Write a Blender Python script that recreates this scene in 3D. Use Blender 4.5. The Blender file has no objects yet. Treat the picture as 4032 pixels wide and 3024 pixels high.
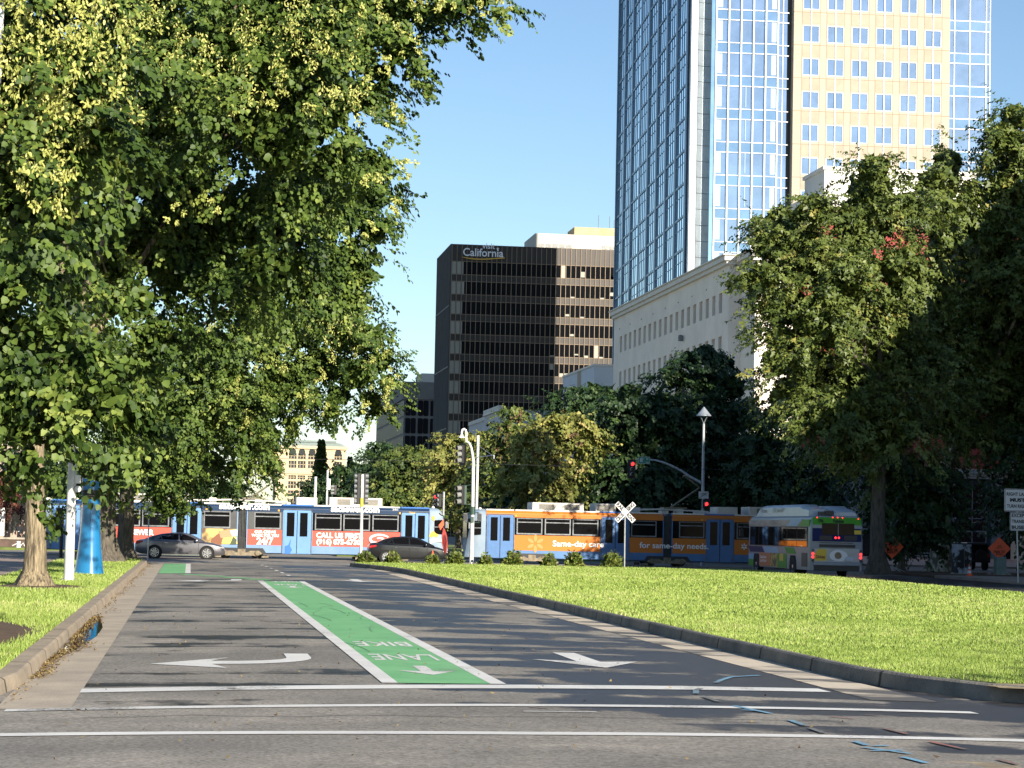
import bpy, math, random
import numpy as np
from mathutils import Matrix, Vector
C = bpy.context.scene.collection
R = math.radians
# ------------------------------------------------------------------ camera
F_PX, CW, CH = 8970.0, 4032.0, 3024.0
ROLL, PITCH, YAW, EYE = 0.0215, R(3.649), R(7.94), 2.0
CM = (Matrix.Rotation(-YAW, 4, 'Z') @ Matrix.Rotation(math.pi/2 + PITCH, 4, 'X') @ Matrix.Rotation(ROLL, 4, 'Z'))
CM.translation = (0, 0, EYE)
cam = bpy.data.cameras.new('camera'); cam.sensor_width = 36; cam.lens = F_PX/CW*36
cam.clip_start = 0.5; cam.clip_end = 6000
cam_o = bpy.data.objects.new('camera', cam); C.objects.link(cam_o); cam_o.matrix_world = CM
bpy.context.scene.camera = cam_o
def ray(px, py):
    return (CM.to_3x3() @ Vector(((px-CW/2)/F_PX, -(py-CH/2)/F_PX, -1)))
def at(px, py, Y):
    d = ray(px, py); t = Y/d.y
    return Vector((d.x*t, Y, EYE+d.z*t))
def fx(px, Y, py=2080): return at(px, py, Y).x
def gp(px, py, z=0.0):
    d = ray(px, py); t = (z-EYE)/d.z
    return Vector((d.x*t, d.y*t, z))
# ------------------------------------------------------------------ light
SUN_EL = R(21.0)
SUN_H = Vector((-0.40, 0.9165))            # horizontal travel of the light
sd = Vector((SUN_H.x*math.cos(SUN_EL), SUN_H.y*math.cos(SUN_EL), -math.sin(SUN_EL)))
w = bpy.data.worlds.new('World'); bpy.context.scene.world = w; w.use_nodes = True
nt = w.node_tree; bg = nt.nodes['Background']
sky = nt.nodes.new('ShaderNodeTexSky'); sky.sky_type = 'NISHITA'; sky.sun_disc = False
sky.sun_elevation = SUN_EL; sky.sun_rotation = math.atan2(-SUN_H.x, -SUN_H.y)
sky.altitude = 0; sky.air_density = 1.0; sky.dust_density = 0.1; sky.ozone_density = 3.2
nt.links.new(sky.outputs[0], bg.inputs[0]); bg.inputs[1].default_value = 0.076
sl = bpy.data.lights.new('sun', 'SUN'); sl.energy = 5.0; sl.angle = R(0.5); sl.color = (1.0, 0.91, 0.77)
so = bpy.data.objects.new('sun', sl); C.objects.link(so)
so.rotation_euler = sd.to_track_quat('-Z', 'Y').to_euler(); so.location = (20, -40, 40)
vs = bpy.context.scene.view_settings
vs.view_transform = 'Standard'; vs.look = 'None'; vs.gamma = 1; vs.exposure = 0.98
bpy.context.scene.cycles.max_bounces = 6
bpy.context.scene.cycles.transparent_max_bounces = 6
# ------------------------------------------------------------------ helpers
def root(name, label, cat, loc=(0, 0, 0), rz=0, group=None):
    o = bpy.data.objects.new(name, None); C.objects.link(o)
    o.empty_display_size = 0.3
    o.location = loc; o.rotation_euler = (0, 0, rz)
    o['label'] = label; o['category'] = cat
    if group: o['group'] = group
    return o
def tag(o, label, cat, group=None):
    o['label'] = label; o['category'] = cat
    if group: o['group'] = group
    return o
def copy_tree(o, parent=None):
    c = o.copy(); C.objects.link(c)
    if parent: c.parent = parent
    for ch in o.children: copy_tree(ch, c)
    return c
class MB:
    def __init__(s): s.v = []; s.f = []; s.m = []
    def add(s, vs, fs, m=0):
        b = len(s.v); s.v += [tuple(p) for p in vs]
        for f in fs: s.f.append(tuple(i+b for i in f)); s.m.append(m)
        return s
    def box(s, x0, x1, y0, y1, z0, z1, m=0):
        v = [(x0,y0,z0),(x1,y0,z0),(x1,y1,z0),(x0,y1,z0),(x0,y0,z1),(x1,y0,z1),(x1,y1,z1),(x0,y1,z1)]
        return s.add(v, [(0,3,2,1),(4,5,6,7),(0,1,5,4),(1,2,6,5),(2,3,7,6),(3,0,4,7)], m)
    def prism(s, pts, axis, a0, a1, m=0):
        """pts: 2-D polygon; axis 'y': pts=(x,z); 'x': pts=(y,z); 'z': pts=(x,y)"""
        n = len(pts)
        def mk(p, a):
            return (p[0], a, p[1]) if axis == 'y' else ((a, p[0], p[1]) if axis == 'x' else (p[0], p[1], a))
        v = [mk(p, a0) for p in pts]+[mk(p, a1) for p in pts]
        f = [tuple(range(n)), tuple(range(2*n-1, n-1, -1))]
        f += [(i, i+n, (i+1) % n+n, (i+1) % n) for i in range(n)]
        return s.add(v, f, m)
    def tube(s, path, rad, n=10, m=0, cap=True):
        path = [Vector(p) for p in path]
        if not hasattr(rad, '__len__'): rad = [rad]*len(path)
        rings = []; prev = None
        for i, p in enumerate(path):
            t = (path[min(i+1, len(path)-1)]-path[max(i-1, 0)]).normalized()
            if prev is None:
                ref = Vector((0,0,1)) if abs(t.z) < .9 else Vector((1,0,0))
                u = t.cross(ref).normalized()
            else:
                u = (prev-t*prev.dot(t)).normalized()
            prev = u; v2 = t.cross(u)
            rings.append([p+(u*math.cos(2*math.pi*k/n)+v2*math.sin(2*math.pi*k/n))*rad[i] for k in range(n)])
        return s.loft(rings, m, cap)
    def loft(s, rings, m=0, cap=True, closed=True):
        n = len(rings[0]); v = [p for r in rings for p in r]; f = []
        for i in range(len(rings)-1):
            for k in range(n if closed else n-1):
                a = i*n+k; b = i*n+(k+1) % n
                f.append((a, b, b+n, a+n))
        if cap:
            f.append(tuple(range(n-1, -1, -1))); f.append(tuple((len(rings)-1)*n+k for k in range(n)))
        return s.add(v, f, m)
    def lathe(s, prof, c=(0,0,0), n=20, m=0, axis='z', cap=True):
        rings = []
        for r, h in prof:
            rg = []
            for k in range(n):
                a = 2*math.pi*k/n; ca, sa = r*math.cos(a), r*math.sin(a)
                rg.append((c[0]+ca, c[1]+sa, c[2]+h) if axis == 'z' else ((c[0]+ca, c[1]+h, c[2]+sa) if axis == 'y' else (c[0]+h, c[1]+ca, c[2]+sa)))
            rings.append(rg)
        return s.loft(rings, m, cap)
    def obj(s, name, mat, parent=None, smooth=False, bev=0, org=None):
        me = bpy.data.meshes.new(name)
        v = s.v if org is None else [(p[0]-org[0], p[1]-org[1], p[2]-org[2]) for p in s.v]
        me.from_pydata(v, [], s.f)
        mats = mat if isinstance(mat, (list, tuple)) else [mat]
        for mm in mats: me.materials.append(mm)
        if len(mats) > 1: me.polygons.foreach_set('material_index', s.m)
        import bmesh
        bm = bmesh.new(); bm.from_mesh(me); bmesh.ops.recalc_face_normals(bm, faces=bm.faces); bm.to_mesh(me); bm.free()
        o = bpy.data.objects.new(name, me); C.objects.link(o)
        if smooth:
            me.polygons.foreach_set('use_smooth', [True]*len(me.polygons))
            try: me.set_sharp_from_angle(angle=R(38))
            except Exception: pass
        if bev:
            b = o.modifiers.new('bevel', 'BEVEL'); b.width = bev; b.segments = 2; b.limit_method = 'ANGLE'; b.angle_limit = R(40)
            b.harden_normals = False
        if parent is not None: o.parent = parent
        if org is not None and parent is None: o.location = org
        return o
def each(m, name, mat_, parent, nv=8, nf=6):
    """every box of m as a part of its own"""
    for i in range(len(m.v)//nv):
        q = MB(); q.v = m.v[i*nv:(i+1)*nv]; q.f = [tuple(k-i*nv for k in f) for f in m.f[i*nf:(i+1)*nf]]; q.m = [0]*nf; q.obj(name, mat_, parent)
def text_mesh(s, size=1.0, bold=0.0, sx=1.0, align='CENTER', ext=0.0, space=1.0, shear=0.0):
    cu = bpy.data.curves.new('lettering', 'FONT'); cu.body = s; cu.size = size; cu.offset = bold
    cu.align_x = align; cu.align_y = 'CENTER'; cu.extrude = ext; cu.space_character = space; cu.resolution_u = 3; cu.shear = shear
    to = bpy.data.objects.new('lettering', cu); C.objects.link(to)
    me = bpy.data.meshes.new_from_object(to)
    bpy.data.objects.remove(to); bpy.data.curves.remove(cu)
    for v in me.vertices: v.co.x *= sx
    return me
def text(s, size, mat, parent, loc, face='-y', name='lettering', rz=None, width=None, **k):
    """lettering standing up and facing -Y (or +x/-x), baseline along the wall; width fits the line to that length"""
    me = text_mesh(s, size, **k)
    me.materials.clear(); me.materials.append(mat)
    if width:
        xs = [v.co.x for v in me.vertices]; w0 = max(xs)-min(xs); mid = (max(xs)+min(xs))/2
        al = k.get('align', 'CENTER'); 
        for v in me.vertices: v.co.x = (v.co.x-(mid if al == 'CENTER' else min(xs)))*width/w0
    o = bpy.data.objects.new(name, me); C.objects.link(o)
    if rz is None: rz = {'-y': 0, '-x': -math.pi/2, '+x': math.pi/2, '+y': math.pi}[face]
    o.rotation_euler = (math.pi/2, 0, rz); o.location = loc
    if parent is not None: o.parent = parent
    return o
# ------------------------------------------------------------------ materials
def mat(name, col, rough=0.6, metal=0.0, var=0.0, scale=3.0, bump=0.0, bscale=40.0, spec=0.5, col2=None, lo=0.35, hi=0.65, emit=None, estr=0, coat=0, stretch=None, detail=4):
    m = bpy.data.materials.new(name); m.use_nodes = True
    n = m.node_tree.nodes; L = m.node_tree.links; b = n['Principled BSDF']
    b.inputs['Base Color'].default_value = (*col, 1); b.inputs['Roughness'].default_value = rough
    b.inputs['Metallic'].default_value = metal; b.inputs['Specular IOR Level'].default_value = spec
    if coat: b.inputs['Coat Weight'].default_value = coat; b.inputs['Coat Roughness'].default_value = .06
    tc = n.new('ShaderNodeTexCoord'); src = tc.outputs['Object']
    if stretch:
        mp = n.new('ShaderNodeMapping'); mp.inputs['Scale'].default_value = stretch
        L.new(src, mp.inputs[0]); src = mp.outputs[0]
    if var or col2:
        nz = n.new('ShaderNodeTexNoise'); nz.inputs['Scale'].default_value = scale; nz.inputs['Detail'].default_value = detail
        nz.inputs['Roughness'].default_value = .65
        L.new(src, nz.inputs['Vector'])
        rp = n.new('ShaderNodeValToRGB'); rp.color_ramp.elements[0].position = lo; rp.color_ramp.elements[1].position = hi
        c2 = col2 if col2 else tuple(min(1, c*(1+var)) for c in col)
        c1 = col if col2 else tuple(c*(1-var) for c in col)
        rp.color_ramp.elements[0].color = (*c1, 1); rp.color_ramp.elements[1].color = (*c2, 1)
        L.new(nz.outputs['Fac'], rp.inputs[0]); L.new(rp.outputs[0], b.inputs['Base Color'])
    if bump:
        nb = n.new('ShaderNodeTexNoise'); nb.inputs['Scale'].default_value = bscale; nb.inputs['Detail'].default_value = 5
        L.new(src, nb.inputs['Vector'])
        bp = n.new('ShaderNodeBump'); bp.inputs['Strength'].default_value = bump; bp.inputs['Distance'].default_value = .05
        L.new(nb.outputs['Fac'], bp.inputs['Height']); L.new(bp.outputs[0], b.inputs['Normal'])
    if emit:
        b.inputs['Emission Color'].default_value = (*emit, 1); b.inputs['Emission Strength'].default_value = estr
    return m
WHITE_PAINT = mat('white_pole_paint', (.62,.62,.6), .45, var=.15, scale=2)
GALV = mat('galvanised_steel', (.42,.43,.43), .45, .35, var=.2, scale=3)
DARKM = mat('black_metal', (.015,.016,.018), .5)
BLACK = mat('black_rubber', (.012,.012,.012), .8)
GREYM = mat('grey_metal', (.16,.17,.18), .5, .2, var=.3, scale=4)
SGREEN = mat('signal_green_paint', (.025,.06,.045), .5)
LENS_OFF = mat('dark_lens', (.05,.045,.04), .35)
VISOR = mat('faded_visor', (.20,.20,.19), .6, var=.2)
RED_ON = mat('red_lamp_lit', (.6,.02,.02), .4, emit=(1,.03,.03), estr=1.6)
ORANGE = mat('orange_vinyl', (.75,.09,.02), .55, var=.1)
WHITE = mat('white_paint', (.8,.8,.78), .5)
OFFWHITE = mat('off_white_panel', (.62,.6,.56), .5, var=.18, scale=1.5)
CONC = mat('concrete', (.33,.28,.22), .9, var=.3, scale=2.2, bump=.3, bscale=30)
REFW = mat('reflective_white', (.58,.58,.58), .4)
# ================================================================== ground
def gz(x, y):
    k = 1.0 if y < 104 else max(0.0, (118-y)/14)
    return 0.07*k*max(0.0, 1-((x-3.5)/5.6)**2)
def struct(o): o['kind'] = 'structure'; return o
def asphalt():
    m = bpy.data.materials.new('asphalt'); m.use_nodes = True
    n = m.node_tree.nodes; L = m.node_tree.links; b = n['Principled BSDF']
    tc = n.new('ShaderNodeTexCoord')
    def noise(sc, det=4, stretch=None, rough=.6, vec=None):
        z = n.new('ShaderNodeTexNoise'); z.inputs['Scale'].default_value = sc; z.inputs['Detail'].default_value = det; z.inputs['Roughness'].default_value = rough
        if stretch or vec:
            mp = n.new('ShaderNodeMapping'); mp.inputs['Scale'].default_value = stretch or (1,1,1); mp.inputs['Location'].default_value = vec or (0,0,0)
            L.new(tc.outputs['Object'], mp.inputs[0]); L.new(mp.outputs[0], z.inputs['Vector'])
        else: L.new(tc.outputs['Object'], z.inputs['Vector'])
        return z.outputs['Fac']
    def ramp(src, p0, p1, c0=(0,0,0,1), c1=(1,1,1,1)):
        r = n.new('ShaderNodeValToRGB'); r.color_ramp.elements[0].position = p0; r.color_ramp.elements[1].position = p1
        r.color_ramp.elements[0].color = c0; r.color_ramp.elements[1].color = c1; L.new(src, r.inputs[0]); return r.outputs[0]
    def mth(op, a, bb):
        q = n.new('ShaderNodeMath'); q.operation = op
        for i, s in enumerate((a, bb)):
            if isinstance(s, (int, float)): q.inputs[i].default_value = s
            else: L.new(s, q.inputs[i])
        return q.outputs[0]
    def mix(f, a, c):
        q = n.new('ShaderNodeMix'); q.data_type = 'RGBA'
        L.new(f, q.inputs['Factor'])
        for nm, s in (('A', a), ('B', c)):
            i = [z for z in q.inputs if z.name == nm and z.type == 'RGBA'][0]
            if isinstance(s, tuple): i.default_value = s
            else: L.new(s, i)
        return [z for z in q.outputs if z.type == 'RGBA'][0]
    sp = n.new('ShaderNodeSeparateXYZ'); L.new(tc.outputs['Object'], sp.inputs[0])
    base = ramp(noise(1.1, 6), .3, .7, (.225,.208,.182,1), (.34,.31,.268,1))
    base = mix(ramp(noise(.23, 3), .42, .6), base, (.20,.187,.168,1))
    agg = ramp(noise(22, 3, rough=.8), .35, .72, (.55,.55,.55,1), (1.5,1.5,1.5,1))
    mm = n.new('ShaderNodeMix'); mm.data_type = 'RGBA'; mm.blend_type = 'MULTIPLY'; mm.inputs['Factor'].default_value = 1
    ins = [z for z in mm.inputs if z.type == 'RGBA']; L.new(base, ins[0]); L.new(agg, ins[1])
    base = [z for z in mm.outputs if z.type == 'RGBA'][0]
    stone = ramp(noise(55, 1, rough=.9), .76, .80)
    base = mix(stone, base, (.36,.34,.3,1))
    # old water: sprinkler run-off lying across the lanes, more of it towards the lawn
    wn = noise(1.0, 4, (.045, .62, 1), .55); wn2 = noise(1.0, 5, (.42, .20, 1), .62, (7.3, 2.1, 0))
    bias = mth('MULTIPLY', mth('MINIMUM', mth('MAXIMUM', mth('ADD', sp.outputs['X'], -3.0), -1.2), 2.4), .022)
    near = mth('MULTIPLY', mth('MINIMUM', mth('ADD', sp.outputs['Y'], -26.0), 0.0), .02)
    far = mth('MULTIPLY', mth('MAXIMUM', mth('ADD', sp.outputs['Y'], -112.0), 0.0), -.02)
    wet = ramp(mth('ADD', mth('ADD', mth('ADD', mth('MULTIPLY', wn, .52), mth('MULTIPLY', wn2, .48)), bias), mth('ADD', near, far)), .505, .540)
    base = mix(wet, base, (.034,.033,.035,1))
    L.new(base, b.inputs['Base Color'])
    rr = n.new('ShaderNodeMapRange'); L.new(wet, rr.inputs[0]); rr.inputs[3].default_value = .92; rr.inputs[4].default_value = .45
    L.new(rr.outputs[0], b.inputs['Roughness'])
    sr = n.new('ShaderNodeMapRange'); L.new(wet, sr.inputs[0]); sr.inputs[3].default_value = .2; sr.inputs[4].default_value = .32
    L.new(sr.outputs[0], b.inputs['Specular IOR Level'])
    bp = n.new('ShaderNodeBump'); bp.inputs['Strength'].default_value = .3; bp.inputs['Distance'].default_value = .012
    L.new(noise(45, 3, rough=.7), bp.inputs['Height']); L.new(bp.outputs[0], b.inputs['Normal'])
    return m
ASPH = asphalt()
def sheet(name, xs, ys, zf, material):
    xs = np.asarray(xs, float); ys = np.asarray(ys, float)
    v = [(x, y, zf(x, y)) for y in ys for x in xs]; nx = len(xs)
    f = [(j*nx+i, j*nx+i+1, (j+1)*nx+i+1, (j+1)*nx+i) for j in range(len(ys)-1) for i in range(nx-1)]
    m = MB(); m.add(v, f); return m.obj(name, material, smooth=True)
xs = [-70, -20, -8] + list(np.linspace(-3, 10, 40)) + [14, 40, 130]
ys = [-30, 0] + list(np.linspace(8, 120, 57)) + [130, 150, 300, 640]
road = struct(sheet('road', xs, ys, gz, ASPH))
FAR = mat('far_ground', (.09,.085,.06), .95, var=.3, scale=.05)
g = MB(); g.add([(-3000,-800,-.08),(3000,-800,-.08),(3000,5000,-.08),(-3000,5000,-.08)], [(0,1,2,3)])
struct(g.obj('ground', FAR))
# ---- gutters
GUT = mat('gutter_concrete', (.47,.395,.30), .85, col2=(.30,.255,.205), scale=.9, lo=.3, hi=.7, bump=.3, bscale=25)
GUTW = mat('damp_gutter_concrete', (.56,.48,.37), .8, col2=(.10,.095,.09), scale=.6, lo=.46, hi=.56, bump=.3, bscale=25, stretch=(.5,1.2,1))
yy = list(np.linspace(24.5, 112, 60))
struct(sheet('gutter', [-1.97, -1.7, -1.4, -1.19], yy, lambda x, y: gz(x, y)+.006, GUT))
yy = list(np.linspace(27.0, 111, 60))
struct(sheet('gutter', [8.25, 8.5, 8.8, 9.12], yy, lambda x, y: gz(x, y)+.006, GUTW))
# ---- kerbs: swept profile, with joints cut as dark lines by the material
def kerbmat(name, c1, c2, sc=1.4):
    m = mat(name, c1, .88, col2=c2, scale=sc, lo=.35, hi=.7, bump=.5, bscale=18)
    n = m.node_tree.nodes; L = m.node_tree.links; b = n['Principled BSDF']
    wv = n.new('ShaderNodeTexWave'); wv.wave_type = 'BANDS'; wv.bands_direction = 'Y'; wv.inputs['Scale'].default_value = .105; wv.inputs['Distortion'].default_value = 0
    tc = n.new('ShaderNodeTexCoord'); L.new(tc.outputs['Object'], wv.inputs['Vector'])
    rp = n.new('ShaderNodeValToRGB'); rp.color_ramp.elements[0].position = 0; rp.color_ramp.elements[1].position = .0016
    rp.color_ramp.elements[0].color = (.12,.12,.12,1); rp.color_ramp.elements[1].color = (1,1,1,1); L.new(wv.outputs['Fac'], rp.inputs[0])
    mx = n.new('ShaderNodeMix'); mx.data_type = 'RGBA'; mx.blend_type = 'MULTIPLY'; mx.inputs['Factor'].default_value = 1
    src = b.inputs['Base Color'].links[0].from_socket
    ins = [z for z in mx.inputs if z.type == 'RGBA']; L.new(src, ins[0]); L.new(rp.outputs[0], ins[1])
    L.new([z for z in mx.outputs if z.type == 'RGBA'][0], b.inputs['Base Color']); return m
KERB = kerbmat('kerb_concrete', (.36,.29,.21), (.24,.2,.15))
KERB2 = kerbmat('stained_shaded_kerb_concrete', (.22,.20,.17), (.10,.095,.085))  # stain tone, with the shade of the road face mixed into the colour
def kerb(path, width, hgt, material, name='kerb'):
    """path runs with the road on its left side; kerb lies to the right of the path"""
    P = [Vector((p[0], p[1], 0)) for p in path]; rings = []
    for i, p in enumerate(P):
        t = (P[min(i+1, len(P)-1)]-P[max(i-1, 0)]).normalized(); nrm = Vector((t.y, -t.x, 0))
        def q(o, z): return tuple(p+nrm*o+Vector((0,0,z)))
        h = hgt + .004*math.sin(i*2.1)
        rings.append([q(-.01, -.05), q(0, .02), q(.025, h-.025), q(.06, h), q(width-.02, h), q(width, h-.02), q(width, -.05)])
    m = MB(); m.loft(rings); return struct(m.obj(name, material, smooth=False))
kl = [(-9, 22.2), (-6, 22.6), (-4, 23.4), (-2.8, 24.6), (-2.1, 26.2), (-1.95, 28)]+[(-1.95, y) for y in np.arange(31, 108, 3.0)]+[(-1.95, 109), (-2.05, 111), (-2.5, 112.6), (-3.3, 113.6), (-4.5, 114), (-9, 114.2)]
kerb(kl[::-1], .30, .17, KERB)
kr = [(16, 25.2), (12.5, 25.5), (10.8, 26.3), (9.9, 27.4), (9.35, 29), (9.15, 31)]+[(9.12, y) for y in np.arange(34, 97, 3.0)]+[(9.1, 98), (8.9, 102), (8.5, 106), (8.0, 110), (7.75, 111.6), (7.9, 112.8), (8.6, 113.6), (9.6, 113.9)]+[(x, 113.9) for x in np.arange(12, 28, 3.0)]+[(28, 113.6), (28.6, 112.4), (28.7, 111)]+[(28.7, y) for y in np.arange(108, 30, -6.0)]
kerb(kr, .18, .205, KERB2)
# ---- turf bases and pavements
SOIL = mat('turf_soil', (.15,.19,.04), .95, col2=(.09,.125,.025), scale=1.2, lo=.3, hi=.7)
DIRT = mat('bare_soil', (.12,.072,.04), .95, col2=(.07,.042,.024), scale=3, bump=.6, bscale=14)
lawn_poly = [(16,26.0),(12.8,26.3),(11.1,27.0),(10.2,28.0),(9.5,29.4),(9.30,31.2),(9.28,98),(9.06,102),(8.67,106),(8.18,110),(7.95,111.6),(8.1,112.6),(8.7,113.4),(9.6,113.72),(27.9,113.72),(28.4,112.4),(28.5,111),(28.5,26)]
m = MB(); m.prism(lawn_poly, 'z', -.05, .187); struct(m.obj('lawn_ground', SOIL))
verge_poly = [(-2.24,112.0),(-2.24,28),(-2.4,26.3),(-3.0,25.0),(-4.1,23.8),(-5.9,23.2),(-5.9,112.6),(-3.4,113.2),(-2.7,112.6)]
m = MB(); m.prism(verge_poly, 'z', -.05, .150); struct(m.obj('verge_ground', SOIL))
PAVE = mat('pavement_concrete', (.36,.27,.22), .9, col2=(.27,.21,.17), scale=.8, bump=.2, bscale=20)
m = MB(); m.box(-13, -5.9, 23.2, 113.2, -.05, .155); struct(m.obj('pavement', PAVE))
STRAW = mat('straw_patch', (.42,.34,.2), .95, col2=(.2,.15,.08), scale=4)
def blob_sheet(name, cx, cy, rx, ry, z, material, seed, n=26, h=.05):
    rg = random.Random(seed); m = MB(); ring = []; ring2 = []
    for k in range(n):
        a = 2*math.pi*k/n; q = 1+rg.uniform(-.14, .14)
        ring.append((cx+rx*q*math.cos(a), cy+ry*q*math.sin(a), z)); ring2.append((cx+rx*q*.6*math.cos(a), cy+ry*q*.6*math.sin(a), z+h))
    m.loft([ring, ring2], cap=True); return struct(m.obj(name, material, smooth=True))
blob_sheet('bare_soil', -4.45, 37.0, 2.15, 6.2, .158, DIRT, 1)
blob_sheet('bare_soil', -4.0, 63.2, 1.5, 2.4, .156, DIRT, 2)
blob_sheet('bare_soil', 11.2, 27.2, 1.3, .8, .190, STRAW, 3, h=.01)
m = MB(); m.box(37.5, 130, 92, 112, -.05, .14); m.box(29.0, 130, 152, 214, -.05, .14); struct(m.obj('pavement', PAVE))
m = MB(); m.box(37.4, 60, 112.2, 124, -.05, .13); struct(m.obj('planting_bed', DIRT))
m = MB(); m.box(9.5, 28.4, 149, 300, -.05, .15); m.box(-60, -5, 149, 153, -.05, .15); struct(m.obj('planting_bed', SOIL))
# ---- light-rail track in the cross street
RAIL = mat('rail_steel', (.25,.22,.2), .35, .8)
m = MB()
for y in (131.7, 133.13): m.box(-90, 130, y-.035, y+.035, -.02, .012)
struct(m.obj('rail_track', RAIL))
# ---- painted markings, each following the camber of the road
def paint(name, c, wear=.35, c2=None, big=.57):
    """worn road paint: soft fading in large patches, fine chips where the asphalt shows"""
    m = mat(name, c, .75, col2=c2 or tuple(q*.8 for q in c), scale=.9, lo=.35, hi=.7, bump=.2, bscale=40, detail=6)
    n = m.node_tree.nodes; L = m.node_tree.links; b = n['Principled BSDF']; tc = n.new('ShaderNodeTexCoord')
    def nz(sc, det, rough, st):
        z = n.new('ShaderNodeTexNoise'); z.inputs['Scale'].default_value = sc; z.inputs['Detail'].default_value = det; z.inputs['Roughness'].default_value = rough
        mp = n.new('ShaderNodeMapping'); mp.inputs['Scale'].default_value = st; L.new(tc.outputs['Object'], mp.inputs[0]); L.new(mp.outputs[0], z.inputs['Vector']); return z.outputs['Fac']
    q = n.new('ShaderNodeMath'); q.operation = 'MULTIPLY_ADD'; L.new(nz(26, 4, .8, (1, 1, 1)), q.inputs[0]); q.inputs[1].default_value = .55; L.new(nz(1.0, 5, .65, (.5, .28, 1)), q.inputs[2])
    rp = n.new('ShaderNodeValToRGB'); rp.color_ramp.elements[0].position = big+.28; rp.color_ramp.elements[1].position = big+.40; L.new(q.outputs[0], rp.inputs[0])
    mx = n.new('ShaderNodeMix'); mx.data_type = 'RGBA'; L.new(rp.outputs[0], mx.inputs['Factor']); ins = [z for z in mx.inputs if z.type == 'RGBA']
    L.new(b.inputs['Base Color'].links[0].from_socket, ins[0]); ins[1].default_value = (.14,.13,.12,1)
    L.new([z for z in mx.outputs if z.type == 'RGBA'][0], b.inputs['Base Color']); return m
PW = paint('road_paint_white', (.70,.69,.66)); PG = paint('road_paint_green', (.19,.46,.20), c2=(.12,.36,.15), big=.60)
PB = paint('survey_paint_blue', (.17,.37,.52), .6, big=.47); PR = paint('survey_paint_red', (.42,.13,.10), .4, big=.42)
def decal(name, polys, material, dz=.008, seg=.55):
    """polys: list of 2-D polygons; long quads are cut into short pieces so they follow the camber"""
    m = MB()
    for p in polys:
        if len(p) == 4:
            a, b, c, d = [Vector((q[0], q[1])) for q in p]
            n = max(1, int(max((b-a).length, (c-d).length)/seg)); k = max(1, int(max((d-a).length, (c-b).length)/3))
            v = []
            for j in range(k+1):
                for i in range(n+1):
                    u, w_ = i/n, j/k; q = (a*(1-u)+b*u)*(1-w_)+(d*(1-u)+c*u)*w_
                    v.append((q.x, q.y, gz(q.x, q.y)+dz))
            m.add(v, [(j*(n+1)+i, j*(n+1)+i+1, (j+1)*(n+1)+i+1, (j+1)*(n+1)+i) for j in range(k) for i in range(n)])
        else:
            m.add([(q[0], q[1], gz(q[0], q[1])+dz) for q in p], [tuple(range(len(p)))])
    return m.obj(name, material, road)
def xline(y0, y1, x0, x1, wd): return [(x0, y0-wd/2), (x1, y1-wd/2), (x1, y1+wd/2), (x0, y0+wd/2)]
decal('stop_line', [xline(27.0, 27.75, -1.2, 3.4, .62), xline(27.75, 28.5, 3.4, 8.1, .62)], PW)
decal('crosswalk_line', [xline(24.3, 24.9, -1.85, 3.4, .3), xline(24.9, 25.4, 3.4, 9.0, .3)], PW)
decal('crosswalk_line', [xline(21.55, 21.5, -6, 3.4, .3), xline(21.5, 22.05, 3.4, 14, .3)], PW)
BX0, BX1 = 2.40, 3.95
decal('bike_lane', [[(BX0+.2, 28.25), (BX1-.2, 28.25), (BX1-.25, 78), (BX0+.1, 78)]], PG)
decal('bike_lane_line', [[(BX0, 28.25), (BX0+.2, 28.25), (BX0+.1, 78), (BX0-.1, 78)]], PW, .010)
decal('bike_lane_line', [[(BX1-.2, 28.25), (BX1, 28.25), (BX1-.05, 78), (BX1-.25, 78)]], PW, .010)
decal('bike_lane', [[(-1.17, 88.5), (-.15, 88.5), (-.15, 110), (-1.17, 110)]], PG)
decal('bike_lane_line', [[(-.15, 88.5), (.06, 88.5), (.06, 110), (-.15, 110)]], PW, .010)
decal('bike_lane', [[(x, y), (x+.85, y), (x+.55, y+1.3), (x-.3, y+1.3)] for x, y in ((2.1, 79.5), (1.35, 81.5), (.6, 83.6), (-.15, 85.8))], PG)
decal('lane_dash', [[(x, y), (x+.14, y), (x+.14, y+1.6), (x, y+1.6)] for x, y in ((3.66, 86.2), (3.6, 90.6), (3.54, 95), (3.46, 99.3), (3.40, 103.7), (3.34, 108))], PW, .010)
decal('crosswalk_line', [xline(115.3, 115.3, -1.9, 8.2, .35)], PW)
decal('crosswalk_line', [xline(119.3, 119.3, -1.9, 30, .35)], PW)
def turn_arrow(x, y):
    out = []; prev = None; cx, cy = x+1.10, y+2.45
    for k in range(9):                       # the bent shaft
        a = k/8*math.pi/2
        p0 = (cx+1.20*math.cos(a), cy-1.50*math.sin(a)); p1 = (cx+.84*math.cos(a), cy-.82*math.sin(a))
        if prev: out.append([prev[1], prev[0], p0, p1])
        prev = (p0, p1)
    out.append([(cx+.84, cy), (cx+1.20, cy), (cx+1.20, y+3.5), (cx+.84, y+3.5)])
    out.append([(x+.85, y+.95), (cx, y+.95), (cx, y+1.63), (x+.85, y+1.63)])
    out.append([(x, y+1.0), (x+1.05, y+.05), (x+.85, y+.95), (x+.85, y+1.63)])
    out.append([(x, y+1.0), (x+.85, y+1.63), (x+1.12, y+2.5)])
    return out
decal('lane_arrow', turn_arrow(-.5, 31.0), PW); decal('lane_arrow', turn_arrow(-.5, 76.2), PW)
def ahead_arrow(x, y, s=1):
    return [[(x-.18*s, y+1.4*s), (x+.18*s, y+1.4*s), (x+.18*s, y+3.8*s), (x-.18*s, y+3.8*s)],
            [(x, y), (x+.8*s, y+1.75*s), (x, y+1.38*s)], [(x, y), (x, y+1.38*s), (x-.8*s, y+1.75*s)]]
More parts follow.
